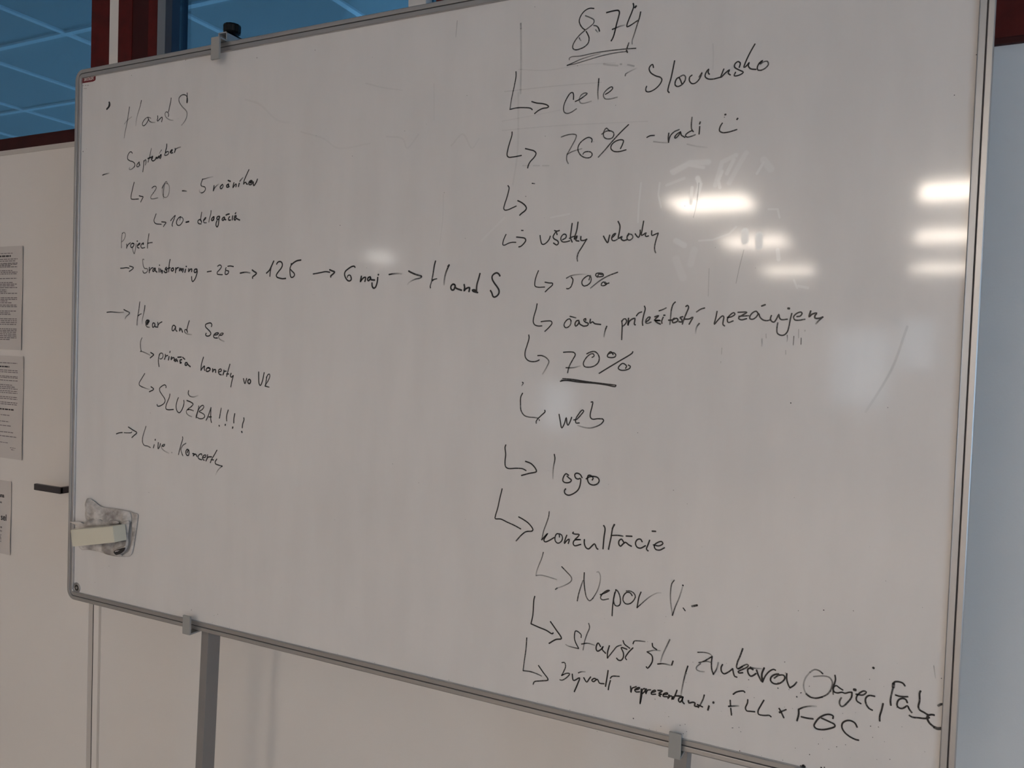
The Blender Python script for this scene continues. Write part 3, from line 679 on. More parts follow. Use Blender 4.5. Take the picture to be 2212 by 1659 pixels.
1 .9 2.3 520,1358 600,1390 660,1450 685,1500 680,1515 570,1540 460,1570
T 1050 940 6.9125
W logo
1 .2 2.2 1020,285 1030,350 1010,460 1000,560 1000,650
1 1 2.2 1235,600 1195,575 1155,630 1150,685 1190,710 1255,700 1275,670 1240,640 1210,610
1 1 2.2 1435,635 1405,585 1350,568 1325,590 1340,640 1375,655 1410,645 1410,720 1380,810 1310,870 1230,897 1180,870 1172,830 1190,800
1 .9 2.2 1585,670 1600,645 1570,605 1530,600 1515,650 1540,720 1600,745 1665,725 1690,680 1670,635 1610,615 1540,625 1495,652
W arrow
1 .9 2.1 242,800 210,930 175,1090 140,1210 138,1245 220,1252 320,1300 430,1350 520,1400
1 .8 2.2 488,1220 560,1260 640,1320 700,1405 690,1430 600,1440 530,1490 450,1578
T 1140 1080 6.9125
W konzultácie
.8 .6 1.9 322,172 315,240 280,350 240,460 210,595
1 1 2.1 210,595 260,540 300,498 265,550 242,600 260,625 320,605 395,560
1 .9 2 475,555 470,510 435,505 410,550 412,610 450,645 500,620 520,570 505,520 475,505
1 1 2.1 585,525 560,590 548,650 590,600 620,585 615,625 605,650
1 1 2.1 685,480 670,495 710,510 770,515 740,560 705,590 795,592 700,600 680,650 700,682 795,662
1 1 2.3 848,590 845,640 870,710 910,730 955,690 1000,655 1030,720 1050,735
1 1 2.3 1135,380 1155,420 1140,560 1125,730
1 1 2.2 1300,365 1270,420 1245,560 1225,650 1208,738
1 .8 2 1290,365 1262,430
1 .8 2.1 1245,530 1340,528 1425,540
1 1 2.3 1470,538 1558,542
1 1 2.3 1440,640 1400,585 1365,610 1362,660 1385,690 1430,650 1460,632 1510,670 1550,690
1 1 2.2 1710,625 1685,585 1640,590 1610,640 1630,700 1680,720 1760,682
1 1 2.2 1822,600 1800,660 1775,735 1800,760
1 1 2.4 1858,465 1912,468
1 .9 2.1 1875,670 1960,685 2020,650 2000,620 1930,640 1890,680 1910,735 1970,748 2045,712
W arrow
.8 .35 1.7 235,780 210,870 165,980 130,1080 125,1130
.5 .4 1.7 125,1130 200,1122 300,1145 435,1190
.9 .3 1.9 508,995 590,1080 650,1150 658,1190 630,1230 540,1280 440,1315
.8 .8 2 415,1335 440,1315
T 1220 1210 6.9125
W Nepor
.9 .6 1.9 188,608 205,520 240,400 275,300
1 .7 1.9 293,185 288,290 300,430 325,550 370,605 420,570
.7 .35 1.8 420,570 490,450 530,310 530,220 500,172 480,180
1 .7 2 530,515 600,490 670,450 630,455 565,500 535,560 560,590 655,577
.8 .9 2 765,450 740,530 730,600 750,670 790,685 825,660 832,590 815,510 785,455 760,440
.8 1 2 750,480 730,580 715,700 708,830
1 .8 1.9 1008,530 980,490 930,480 880,530 872,600 910,650 970,650 1030,600 1055,540 1030,490 980,462 918,460
1 .9 2 1140,475 1110,550 1080,710
.9 .2 1.7 1080,710 1180,620 1280,540 1380,490 1440,488
W V.-
.8 .4 1.8 1638,298 1600,350 1580,480 1582,620 1600,760 1608,825
.9 .3 1.9 1608,825 1650,700 1710,560 1760,400
1 1 2.4 1762,372 1768,380
.9 .9 1.8 1768,712 1800,755
.7 1 3.2 1900,688 1978,672
T 1120 1280 6.9125
W arrow
1 1 2.1 245,55 232,110 215,340 188,465
1 1 2.2 188,465 300,515 420,565 505,615 520,600
1 1 2.3 478,432 560,550 642,685 560,700 458,758
W arrow
.9 .7 1.9 125,675 115,830 90,1010 70,1165
.9 .6 2 70,1165 180,1180 270,1210 345,1245
1 .8 2.1 300,1088 370,1190 442,1300 340,1318 240,1330 220,1370
T 1220 1210 6.9125
W starší
.8 1 1.9 245,1155 245,1110 165,1055 145,1150 160,1220 208,1315
.9 .3 1.8 208,1320 120,1300 50,1280 15,1258
.8 .5 1.9 358,942 372,1000 330,1110 295,1220 275,1340
1 .3 2 252,1252 340,1240 450,1270
1 1 2.2 535,1290 500,1235 472,1285 472,1335 490,1358 550,1325 575,1285 560,1330 612,1390
1 1 2.1 668,1275 640,1380 638,1462
.9 .7 1.9 638,1462 720,1360 780,1290 845,1268
1 .9 2 872,1200 890,1250 972,1315
1 1 2.1 930,1330 845,1305 875,1380 875,1450 840,1495 800,1490 775,1462
1 1 2 1020,1308 950,1380 905,1460 925,1485
.9 .5 2 1020,1250 1040,1208 1110,1205 1200,1215
W šk.
1 1 2 1308,1240 1315,1290 1375,1335
.3 .8 1.8 1428,1350 1330,1345 1230,1368
1 .9 2.1 1230,1368 1300,1420 1312,1490 1290,1550 1235,1612 1218,1590
.7 .3 2.2 1570,1185 1520,1290 1460,1420 1432,1520
1 .3 2.2 1388,1550 1470,1545 1590,1570
1 1 2.3 1618,1505 1598,1565
T 1340 1380 6.9125
W long comma
1 .3 2.2 1010,405 975,510 935,680 905,850
W bývalí
T 1120 1280 6.9125
.8 .8 1.9 650,1045 690,1045 705,1100 680,1170 645,1238
.9 .7 2 645,1238 720,1205 765,1210 730,1260 650,1308 618,1300
1 1 2.1 805,1215 815,1300 830,1312 915,1272 890,1350 835,1480
.9 .3 1.8 895,1198 940,1182 1000,1182
1 1 2.1 975,1270 1020,1335 1055,1290 1080,1258
1 1 2.1 1170,1300 1135,1280 1095,1310 1120,1330 1180,1295 1210,1350 1280,1360
1 1 2.3 1340,1162 1325,1260 1300,1400
1 1 2.1 1375,1310 1355,1380 1342,1450
1 .8 2 1372,1280 1400,1250 1508,1250
T 1340 1380 6.9125
W reprezentanti
1 1 2 155,705 160,800 175,740 240,712
1 .9 2 225,760 280,745 290,725 250,735 215,765 235,790 290,790
1 1 2 315,745 305,850 295,970 320,850 330,760 365,740 370,775 325,820
1 1 2 390,745 380,820 410,765 455,760
1 1 2.1 470,800 530,780 520,765 475,785 465,825 530,825
1 1 2.3 560,768 630,775 575,815 620,825 575,840 600,858
1 1 2.2 640,830 710,820 700,805 650,820 640,855 700,862
1 1 2.2 730,835 710,890 750,850 775,860 770,905 795,860
1 1 2.2 848,765 820,840 790,900
1 1 2.4 825,850 900,855 940,870
1 1 2.2 935,870 885,880 870,920 890,945 925,905 935,870 925,930 955,968
1 1 2.5 1018,920 1025,955 1080,945 1115,955 1110,1000 1160,1010
.9 .6 2.2 1255,835 1240,890 1195,985
1 1 2.2 1150,980 1230,1015
1 1 2.2 1165,1025 1180,990
1 1 2.6 1325,1000 1308,1062
1 1 3.6 1388,948 1394,952
T 1480 1380 7.9
W zvukárov
.9 .5 1.7 215,228 330,230 420,255 460,290
.9 .8 1.9 460,300 380,350 310,385 235,405
.8 .4 1.9 310,385 380,385 440,400
.7 .3 1.9 265,420 195,480 195,520 250,550 330,558
1 .8 2.1 462,300 450,400 455,510 482,605
.8 .4 2.2 482,605 540,510 570,400
1 .9 2.2 640,435 615,490 625,560 665,595 730,570 800,520
1 1 2.2 812,505 830,600 850,640 885,652
.9 .8 2.3 985,165 940,290 890,410 880,490 905,510 980,470
.7 1 2.2 905,510 990,460 1055,435 1080,450 1060,480 980,520 905,560 920,580 985,575
1 1 2.4 1160,525 1110,500 1070,520 1080,590 1120,635 1160,625 1210,590
.9 .2 2 1110,478 1150,495 1310,510
1 .8 2.4 1220,530 1250,620 1300,720
1 1 2.6 1350,495 1310,600 1320,735
.9 1 2.1 1325,730 1370,630 1450,545 1510,520 1545,535
1 .8 2.3 1600,600 1540,605 1470,650 1460,710 1510,760 1590,765 1670,720 1705,660 1680,620 1600,620 1520,670
1 .9 2.2 1735,590 1735,690 1765,790 1790,835
.9 .8 2.2 1790,835 1860,790 1905,735
W FLL
1 .9 2.2 820,945 880,905 1000,890 1020,912
1 .8 2.1 770,1045 775,1130 775,1140
.9 .9 2.1 780,1180 792,1300
1 .4 2.3 740,1150 830,1145 915,1142
1 1 2.1 1070,1035 1065,1090 1030,1180 1050,1225 1110,1235 1190,1242
1 .9 2.1 1345,1045 1290,1140 1245,1230 1255,1285 1350,1305 1440,1305 1468,1330
W x
1 .9 2.3 1605,1185 1640,1250 1685,1345
.9 .7 2.1 1725,1205 1640,1240
1 1 2.4 1608,1245 1620,1260
T 1640 1420 6.9125
W FGC
1 .2 2.3 590,775 660,745 750,728 855,730
1 .9 2.5 590,775 590,850 565,945
1 .9 2.4 628,885 710,905 805,917
1 .9 2.3 1100,912 1105,875 1060,852 990,855 900,900 840,970 820,1020 850,1060 940,1078 1040,1065 1130,1030 1125,1000 1050,960 930,905
1 .9 2.3 1462,1040 1430,980 1370,945 1300,945 1245,980 1235,1040 1270,1110 1350,1180 1440,1225 1485,1235
W Objec,
.9 .4 2.1 950,243 900,200 830,180 760,220
.4 .4 2 760,220 690,310 662,420 690,520 760,580
.8 1 2.2 700,545 760,590 850,608 940,590
.8 .4 2.1 940,590 1030,540 1085,450 1090,360 1050,300 980,278 900,278 810,285
1 1 2.1 1132,265 1140,330 1115,420 1105,480 1130,520 1175,530
.8 1 2 1105,550 1105,490 1115,440 1150,420 1200,455 1250,487
1 1 2.1 1175,530 1240,520 1280,535 1345,520 1385,520
.9 .7 2.3 1385,520 1380,590 1330,660 1260,725 1225,730 1200,690 1205,640 1228,600
1 1 3.8 1415,480 1440,485
.9 .9 2.1 1445,550 1550,560 1600,515 1560,500 1490,540 1450,600 1460,650 1520,690
.9 .9 2.3 1725,580 1640,568 1590,610 1595,690 1640,760 1690,787
1 .9 2.3 1850,688 1830,780 1800,880 1800,948
T 1820 1430 9.2167
W Fabic
.9 1 2.3 1245,475 1200,420 1120,392 1040,395 1010,430
.8 .7 4 1015,430 1010,500
.7 .9 2.4 1010,500 980,620 955,750 962,860
1 .9 2.2 1055,655 1130,680 1220,690 1300,688
1 .8 2.3 1290,808 1260,745 1200,722 1120,750 1085,830 1100,890 1170,925 1240,900 1290,870 1330,940 1380,1005
.9 .9 2.4 1555,575 1535,620 1535,760 1510,900 1540,955 1620,1000 1700,1050
.8 1 2.4 1330,1060 1390,1095 1520,1110 1650,1122 1730,1105
1 .9 2.6 1825,1055 1770,1045 1700,1070 1690,1130 1730,1210 1830,1300
.7 .8 4 1830,1300 1900,1325 1965,1320
.6 1 3 1905,870 1960,840 2020,838
W stray marks
.5 .2 1 1815,70 1850,320
1 1 3 608,110 625,122
T 1080 0 6.9125
W faded vertical line
.45 .25 3 312,352 315,430
.20 .16 3.2 315,430 318,800 310,1400
T 0 0 1
W faded grid lines
.10 .08 3 1120,200 1118,330 1108,400
.16 .13 1.4 1090,198 1200,186 1300,178
.13 .10 1.4 1120,150 1180,152 1260,140 1330,136
.12 .10 1.4 1085,282 1200,272 1400,262
.10 .08 1.4 1085,262 1150,250 1210,238
.16 .16 1.8 1129,358 1145,358
.2 .2 2 1152,358 1166,358
.2 .2 2 1172,358 1186,358
.22 .22 2.6 1304,139 1320,141 1335,142
.3 .3 2.6 1340,139 1343,139
.25 .25 2.6 1356,140 1370,143
.12 .08 2 1540,95 1541,120 1540,150
.14 .1 1.2 958,420 957,470 950,530
.14 .1 1 938,180 938,260
.4 .25 1.4 988,45 985,80
.35 .3 1.2 1510,395 1505,440 1498,470
.4 .35 1 1607,540 1598,575 1590,612
.25 .22 1.2 1532,580 1530,640
.14 .08 3 1960,705 1925,800 1870,890
.07 .04 4 530,215 560,225 600,260 625,265
.07 .05 3 650,285 700,300 730,320 800,310
.08 .06 3 835,295 870,300 880,320 905,290
.09 .06 3 975,315 1000,290 1020,320 1035,300
.1 .06 2.5 790,180 830,190 870,195
"""
SMEAR = """
0.95 .55 14.3 1609,500 1609,520
0.95 .6 14.3 1640,508 1640,532
0.52 .2 10.4 1507,385 1512,398 1505,425
0.45 .2 6.5 1495,405 1492,440
0.38 .15 7.8 1680,540 1682,560
0.38 .1 6.5 1560,370 1552,390 1555,405
0.30 .1 7.8 1585,345 1570,375
0.30 .1 5.2 1650,350 1635,375
0.33 .12 6.5 1450,370 1480,355 1520,362
0.30 .1 3.9 1425,395 1422,420 1428,448
0.27 .1 3.9 1385,395 1380,440 1378,480
0.30 .15 3.9 1660,452 1680,452 1684,470
0.30 .1 3.9 1510,520 1540,518 1575,505 1590,490
0.30 .15 11.7 1460,520 1478,530
0.27 .1 5.2 1725,618 1745,622
0.30 .1 3.9 1715,605 1722,622
0.21 .08 3.9 1190,470 1230,462
.3 .2 12 1455,372 1490,352 1530,350
.25 .1 9 1545,400 1560,350 1590,335
.2 .1 10 1575,395 1600,350 1612,330
.22 .1 6 1478,385 1440,400
.2 .1 14 1650,345 1665,365
.15 .1 16 1460,560 1475,600
.15 .1 14 1500,540 1492,570
.12 .1 5 1040,520 1090,470
"""
# ------------------------------------------------------------------ room shell
H = 2.672; W = 1.442
X0, X1, Y0 = -5.7, 2.7, -10.4
struct('floor', X0-.2, X1+.2, Y0-.2, 5.1, -.1, 0, M['floor'])
struct('wall_back', X0-.2, X1+.2, Y0-.15, Y0, 0, H, M['wall'])
struct('wall_left', X0-.15, X0, Y0, W, 0, H, M['wall'])
# right wall with three window openings
bm = bmesh.new()
wins = [(-8.6, -6.4), (-5.0, -2.8), (-1.4, -.1)]
add_box(bm, X1, X1+.2, Y0, W, 0, .55); add_box(bm, X1, X1+.2, Y0, W, 2.05, H)
ys = [Y0] + [v for p in wins for v in p] + [W]
for i in range(0, len(ys), 2): add_box(bm, X1, X1+.2, ys[i], ys[i+1], .55, 2.05)
o = link('wall_right', fin(bm, 'wall_right'), M['wall']); o['kind'] = 'structure'
for i, (a, b_) in enumerate(wins):
    f = bmesh.new()
    add_box(f, X1+.05, X1+.12, a, b_, .55, .6, .004); add_box(f, X1+.05, X1+.12, a, b_, 2.0, 2.05, .004)
    for yy in (a, (a+b_)/2-.025, b_-.05): add_box(f, X1+.05, X1+.12, yy, yy+.05, .6, 2.0, .004)
    o = link('window_%d' % (i+3), fin(f, 'window'), M['white']); o['kind'] = 'structure'
    box('window_pane', X1+.08, X1+.086, a+.05, (a+b_)/2-.025, .6, 2.0, M['clear'], o)
    box('window_pane', X1+.08, X1+.086, (a+b_)/2+.025, b_-.05, .6, 2.0, M['clear'], o)
    portal('daylight_opening', (X1+.14, (a+b_)/2, 1.3), (0, math.radians(90), 0), 1.4, b_-a)
# ceiling of the room with the whiteboard: tiles hung in a T-bar grid
ce = struct('ceiling', X0-.2, X1+.2, Y0-.2, 5.1, H+.03, H+.15, M['tile'])
tile_me = {}
def tile_mesh(sx, sy):
    k = (round(sx, 3), round(sy, 3))
    if k not in tile_me:
        b2 = bmesh.new(); add_box(b2, -sx/2, sx/2, -sy/2, sy/2, 0, .015); tile_me[k] = fin(b2, 'ceiling_tile'); tile_me[k].materials.append(M['tile'])
    return tile_me[k]
GX, GY = -2.412, 2.072
def tile_at(cx, cy, me):
    t = bpy.data.objects.new('ceiling_tile', me); COL.objects.link(t); t.location = (cx, cy, H+.002)
    t.parent = ce
me = tile_mesh(.598, .598)
for i in range(-5, 4):
    for j in range(-1, 5):
        if j == -1: continue
        tile_at(GX + .6*i + .3, GY + .6*j + .3, me)
tile_at_strip = tile_mesh(.598, .598)
b2 = bmesh.new()
for i in range(-7, 13): add_box(b2, GX+.6*i-.012, GX+.6*i+.012, Y0, 4.9, H-.006, H+.003)
for j in range(-21, 5): add_box(b2, X0, X1, GY+.6*j-.012, GY+.6*j+.012, H-.0065, H+.0025)
o = link('grid_bars', fin(b2, 'grid_bars'), M['tbar'], ce); o['kind'] = 'stuff'
b2 = bmesh.new()
for i in range(-7, 13):
    for j in range(-21, 5):
        if -5 <= i < 4 and 0 <= j < 5: continue
        add_box(b2, GX+.6*i+.001, GX+.6*i+.599, GY+.6*j+.001, GY+.6*j+.599, H+.002, H+.017)
o = link('outer_tiles', fin(b2, 'outer_tiles'), M['tile'], ce); o['kind'] = 'stuff'
# wall behind the board: solid below the transom band, glazed above
T = .12
bm = bmesh.new()
add_box(bm, -1.9121, -.16, W, W+T, 0, 1.964)                        # wall right of the door
add_box(bm, X0, -3.05, W, W+T, 0, H)                              # wall left of the door
add_box(bm, -1.9197, -1.8856, W-.0005, W+T, 1.964, H)              # white strip between the red frames
add_box(bm, 1.2, X1, W, W+T, 1.964, H)
add_box(bm, X0, X1, W+.02, W+T, 2.62, H)
o = link('wall_front', fin(bm, 'wall_front'), M['wall']); o['kind'] = 'structure'
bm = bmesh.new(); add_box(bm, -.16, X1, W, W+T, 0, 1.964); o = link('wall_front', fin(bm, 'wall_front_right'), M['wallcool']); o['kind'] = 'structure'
# far side of the other room
bm = bmesh.new()
add_box(bm, X0, X1, 4.9, 5.05, 0, .4); add_box(bm, X0, X1, 4.9, 5.05, 2.0, H)
for x in (X0, -2.6, 1.0, X1-.3): add_box(bm, x, x+.3, 4.9, 5.05, .4, 2.0)
add_box(bm, X0-.15, X0, W, 5.05, 0, H); add_box(bm, X1, X1+.15, W+T, 5.05, 0, H)
o = link('wall_far', fin(bm, 'wall_far'), M['wall']); o['kind'] = 'structure'
for i, (a, b_) in enumerate(((X0+.3, -2.6), (-2.3, 1.0), (1.3, X1-.3))):
    f = bmesh.new()
    add_box(f, a, b_, 4.93, 4.99, .4, .45); add_box(f, a, b_, 4.93, 4.99, 1.95, 2.0)
    for xx in (a, (a+b_)/2-.02, b_-.05): add_box(f, xx, xx+.05, 4.93, 4.99, .45, 1.95)
    o = link('window_%d' % (i+6), fin(f, 'window'), M['white']); o['kind'] = 'structure'
    box('window_pane', a+.05, (a+b_)/2-.02, 4.96, 4.966, .45, 1.95, M['clear'], o)
    box('window_pane', (a+b_)/2+.03, b_-.05, 4.96, 4.966, .45, 1.95, M['clear'], o)
    portal('daylight_opening', ((a+b_)/2, 5.02, 1.2), (math.radians(-90), 0, 0), b_-a, 1.6)
# ------------------------------------------------------------------ door and its transom light
dr = struct('door_1', -3.02, -1.9605, W-.002, W+.04, .005, 1.9915, M['door'])
box('door_rebate', -1.9605, -1.9441, W-.001, W+.03, 0, 1.9915, M['casing'], dr)
box('door_gap', -1.9441, -1.9405, W-.0004, W+.03, 0, 1.9915, M['gap'], dr)
box('door_frame', -1.9405, -1.9205, W-.0012, W+.05, 0, 1.9915, M['door'], dr, .0005)
box('door_frame', -1.9205, -1.9121, W-.001, W+.05, 0, 1.9915, M['casing'], dr, .001)  # darker strip paints the thin shade along the frame edge
box('door_frame', -3.05, -3.02, W-.006, W+.05, 0, 1.9915, M['door'], dr, .002)
box('door_head', -3.05, -1.9205, W-.004, W+.05, 1.9915, 2.005, M['casing'], dr)
# lever handle (bend nearest the camera, arm pointing left)
hb = bmesh.new()
hz0, hz1 = 1.0545, 1.072
hy = 1.39
add_box(hb, -2.117, -2.0065, hy-.006, hy+.004, hz0, hz1, .0025)
add_box(hb, -2.0180, -2.0065, hy-.006, W-.010, hz0, hz1, .0025)
h = link('door_handle', fin(hb, 'door_handle'), M['handle'], dr)
bm = bmesh.new(); bmesh.ops.create_cone(bm, cap_ends=True, segments=32, radius1=.026, radius2=.025, depth=.009, matrix=Matrix.Translation((-2.0057, W-.0065, (hz0+hz1)/2)) @ Matrix.Rotation(math.pi/2, 4, 'X'))
link('handle_rose', fin(bm, 'handle_rose'), M['handle'], h)
w1 = struct('window_1', -3.05, -1.9205, W-.003, W+.06, 2.005, 2.040, M['redbeam'], bev=.003)
box('window_frame', -1.9913, -1.9197, W-.001, W+.05, 2.040, 2.62, M['red'], w1, .001)
box('window_frame', -3.05, -2.98, W-.001, W+.05, 2.040, 2.62, M['red'], w1, .001)
box('window_frame', -2.98, -1.9913, W-.0008, W+.05, 2.585, 2.62, M['red'], w1, .001)
box('window_pane', -2.98, -1.9913, W+.018, W+.024, 2.040, 2.585, M['glass'], w1)
w2 = struct('window_2', -1.8856, 1.2, W-.003, W+.06, 1.974, 2.060, M['red'], bev=.003)
box('window_ledge', -1.8856, 1.2, W-.008, W+.05, 1.964, 1.9745, M['redbeam'], w2, .002)
box('window_frame', -1.8856, -1.833, W-.001, W+.05, 2.06, 2.62, M['red'], w2, .001)
box('window_frame', -1.833, -1.773, W+.0005, W+.05, 2.06, 2.62, M['redbeam'], w2, .0005)
box('window_frame', -1.773, -1.7403, W-.001, W+.05, 2.06, 2.62, M['red'], w2, .001)
M['sash'] = mat('sash_metal', (.22, .24, .27), .4, metal=.3)
M['sashd'] = mat('sash_seal', (.025, .04, .07), .4)
box('window_sash', -1.7403, -1.712, W-.0005, W+.05, 2.06, 2.60, M['sash'], w2, .001)
box('window_seal', -1.712, -1.689, W+.0005, W+.05, 2.06, 2.60, M['sashd'], w2, .001)
box('window_mullion', -.9807, -.9367, W-.0005, W+.05, 2.06, 2.60, M['wall'], w2, .002)
box('window_frame', -.9117, -.78, W-.001, W+.05, 2.06, 2.60, M['red'], w2, .003)
box('window_frame', -1.8856, 1.2, W-.0008, W+.05, 2.585, 2.62, M['red'], w2, .003)
box('window_pane', -1.689, -.9807, W+.024, W+.030, 2.06, 2.585, M['glass'], w2)
box('window_pane', -.9367, -.9117, W+.024, W+.030, 2.06, 2.585, M['glass'], w2)
box('window_pane', -.78, 1.2, W+.024, W+.030, 2.06, 2.585, M['glass'], w2)
# ------------------------------------------------------------------ ceiling lamps (0.6 m panels)
lbl = {(-1.34,-3.6): 'square ceiling light mirrored as the brightest glow in the middle right of the whiteboard',
       (-1.34,-5.55): 'square ceiling light mirrored behind the two oval smears on the whiteboard',
       (-1.34,-8.0): 'square ceiling light mirrored as the lowest glow of the slanting three',
       (.33,-3.6): 'square ceiling light mirrored as the top glow by the right frame edge',
       (.33,-5.55): 'square ceiling light mirrored as the middle glow by the right frame edge',
       (.33,-8.0): 'square ceiling light mirrored as the lowest glow by the right frame edge'}
spots = [(-1.34,-3.6), (-1.34,-5.55), (-1.34,-8.0), (.33,-3.6), (.33,-5.55), (.33,-8.0)]
extra = []
def lamp_proto():
    e = empty('ceiling_light', (0, 0, 0), 'x', 'light', 'square ceiling lights')
    b3 = bmesh.new()
    for s in (-1, 1):
        add_box(b3, s*.3-.012, s*.3+.012, -.312, .312, -.012, .006); add_box(b3, -.288, .288, s*.3-.012, s*.3+.012, -.012, .006)
    link('lamp_frame', fin(b3, 'lamp_frame'), M['tbar'], e)
    b3 = bmesh.new(); add_box(b3, -.288, .288, -.288, .288, -.006, 0); link('lamp_diffuser', fin(b3, 'lamp_diffuser'), M['lamp'], e)
    return e
lp = lamp_proto()
for k, (x, y) in enumerate(spots + extra):
    if k == 0: r = lp
    else:
        r = lp.copy(); COL.objects.link(r)
        for c in lp.children:
            d = c.copy(); COL.objects.link(d); d.parent = r
    r.location = (x, y, H-.012)
    r['label'] = lbl.get((x, y), 'square ceiling light beyond the right frame edge, %s' % ('at the back of the room' if y < -7 else 'second from the back'))
yw = 2.4 - 5.6/.7137; zw = 1.46 + 1.21*(5.6/.7137)/8.16
e = empty('wall_light', (X0, yw, zw-.06), 'small oblong wall light mirrored as the faint oval glow above the number 6', 'light')
box('lamp_housing', X0, X0+.06, yw-.27, yw+.27, zw-.09, zw+.03, M['tbar'], e, .006)
box('lamp_diffuser', X0+.055, X0+.10, yw-.25, yw+.25, zw-.085, zw+.025, M['soft'], e, .012)
# made-up glowing panes on the back wall, added for soft patches in the board
for i, (x0, x1, z0, z1) in enumerate(((-.95, -.22, .95, 2.05), (-.08, .36, 1.5, 2.2))):
    o = struct('window_%d' % (i+9), x0-.05, x1+.05, Y0-.02, Y0+.03, z0-.05, z1+.05, M['white'], bev=.004)
    box('window_pane', x0, x1, Y0+.02, Y0+.034, z0, z1, M['glowpane'], o)
o = struct('window_11', -5.68, -5.05, Y0-.02, Y0+.03, .2, 1.1, M['white'], bev=.004)
box('window_pane', -5.63, -5.1, Y0+.02, Y0+.034, .25, 1.05, M['glowpane'], o)
# ------------------------------------------------------------------ whiteboard
SM = []
for ln in SMEAR.strip().splitlines():
    q = ln.split(); P = [at(*map(float, s_.split(',')), 1.204) for s_ in q[3:]]
    for p_, r_ in zip(P[:-1], P[1:]): SM.append((p_.x, p_.z, r_.x, r_.z, float(q[2])*.0005, float(q[0])))
M['board'] = board_mat(SM)
BX0, BX1, BZ0, BZ1 = -1.7092, .0847, .8707, 2.0732
YS = 1.204; YF = 1.199
wb = empty('whiteboard', (-.81, YS+.01, BZ0), 'large white enamel whiteboard with grey aluminium frame covered in black marker handwriting', 'whiteboard')
def rrect(x0, x1, z0, z1, r, n=8):
    pts = []
    for cx, cz, a0 in ((x1-r, z1-r, 0), (x0+r, z1-r, 90), (x0+r, z0+r, 180), (x1-r, z0+r, 270)):
        for k in range(n+1):
            a = math.radians(a0 + 90*k/n); pts.append((cx + r*math.cos(a), cz + r*math.sin(a)))
    return pts
def ring(name, profile, m, parent, R0=.024):
    vs_, fs = [], []
    loops = []
    for (o_, y) in profile:
        pts = rrect(BX0+o_, BX1-o_, BZ0+o_, BZ1-o_, max(R0-o_, .002)); loops.append(len(vs_))
        vs_ += [(p[0], y, p[1]) for p in pts]
    n = len(pts)
    for a, b_ in zip(loops[:-1], loops[1:]):
        for k in range(n): fs.append((a+k, a+(k+1) % n, b_+(k+1) % n, b_+k))
    me = bpy.data.meshes.new(name); me.from_pydata(vs_, [], fs); me.update()
    b5 = bmesh.new(); b5.from_mesh(me); bmesh.ops.recalc_face_normals(b5, faces=b5.faces); b5.to_mesh(me); b5.free()
    return link(name, me, m, parent)
ring('frame', [(.019, YS+.003), (.019, YF+.0012), (.0182, YF+.0004), (.0176, YF+.0006), (.0106, YF+.0010), (.0102, YF+.0018)], M['alu'], wb)['label'] = 'inner band of the grey aluminium frame'
ring('frame_groove', [(.0102, YF+.0018), (.0092, YF+.0024), (.0090, YF+.0016)], M['groove'], wb)
ring('frame', [(.0090, YF+.0016), (.0086, YF+.0002), (.0082, YF), (.0020, YF), (.0006, YF+.0008), (0, YF+.0024), (0, YF+.020), (.019, YF+.020)], M['alu'], wb)['label'] = 'outer band of the grey aluminium frame'
b3 = bmesh.new(); add_box(b3, BX0+.010, BX1-.010, YS, YS+.010, BZ0+.010, BZ1-.010)
link('writing_surface', fin(b3, 'writing_surface'), M['board'], wb)
b3 = bmesh.new(); add_box(b3, BX0+.012, BX1-.012, YS+.0102, YF+.0195, BZ0+.012, BZ1-.012)
link('backing', fin(b3, 'backing'), M['casing'], wb)
# corner eyelet
sc = at(166, 1269.5, YS)
b3 = bmesh.new()
prof = [(.012, 0), (.012, -.001), (.0108, -.0018), (.0076, -.0018), (.0066, -.0008)]
for (r1, y1), (r2, y2) in zip(prof[:-1], prof[1:]):
    vv = []
    for r_, y_ in ((r1, y1), (r2, y2)): vv.append([b3.verts.new((sc.x + r_*math.cos(2*math.pi*k/28), YS+y_, sc.z + r_*math.sin(2*math.pi*k/28))) for k in range(28)])
    for k in range(28): b3.faces.new((vv[0][k], vv[0][(k+1) % 28], vv[1][(k+1) % 28], vv[1][k]))
bmesh.ops.remove_doubles(b3, verts=b3.verts, dist=1e-5)
ey = link('corner_screw', fin(b3, 'corner_screw'), M['steel'], wb, True)
b3 = bmesh.new(); bmesh.ops.create_cone(b3, cap_ends=True, segments=24, radius1=.0068, radius2=.0068, depth=.0004, matrix=Matrix.Translation((sc.x, YS-.0006, sc.z)) @ Matrix.Rotation(math.pi/2, 4, 'X'))
link('screw_recess', fin(b3, 'screw_recess'), M['gap'], ey)
b3 = bmesh.new(); bmesh.ops.create_cone(b3, cap_ends=True, segments=6, radius1=.0034, radius2=.0034, depth=.0006, matrix=Matrix.Translation((sc.x+.0004, YS-.0011, sc.z)) @ Matrix.Rotation(math.pi/2, 4, 'X'))
link('screw_head', fin(b3, 'screw_head'), M['steel'], ey)
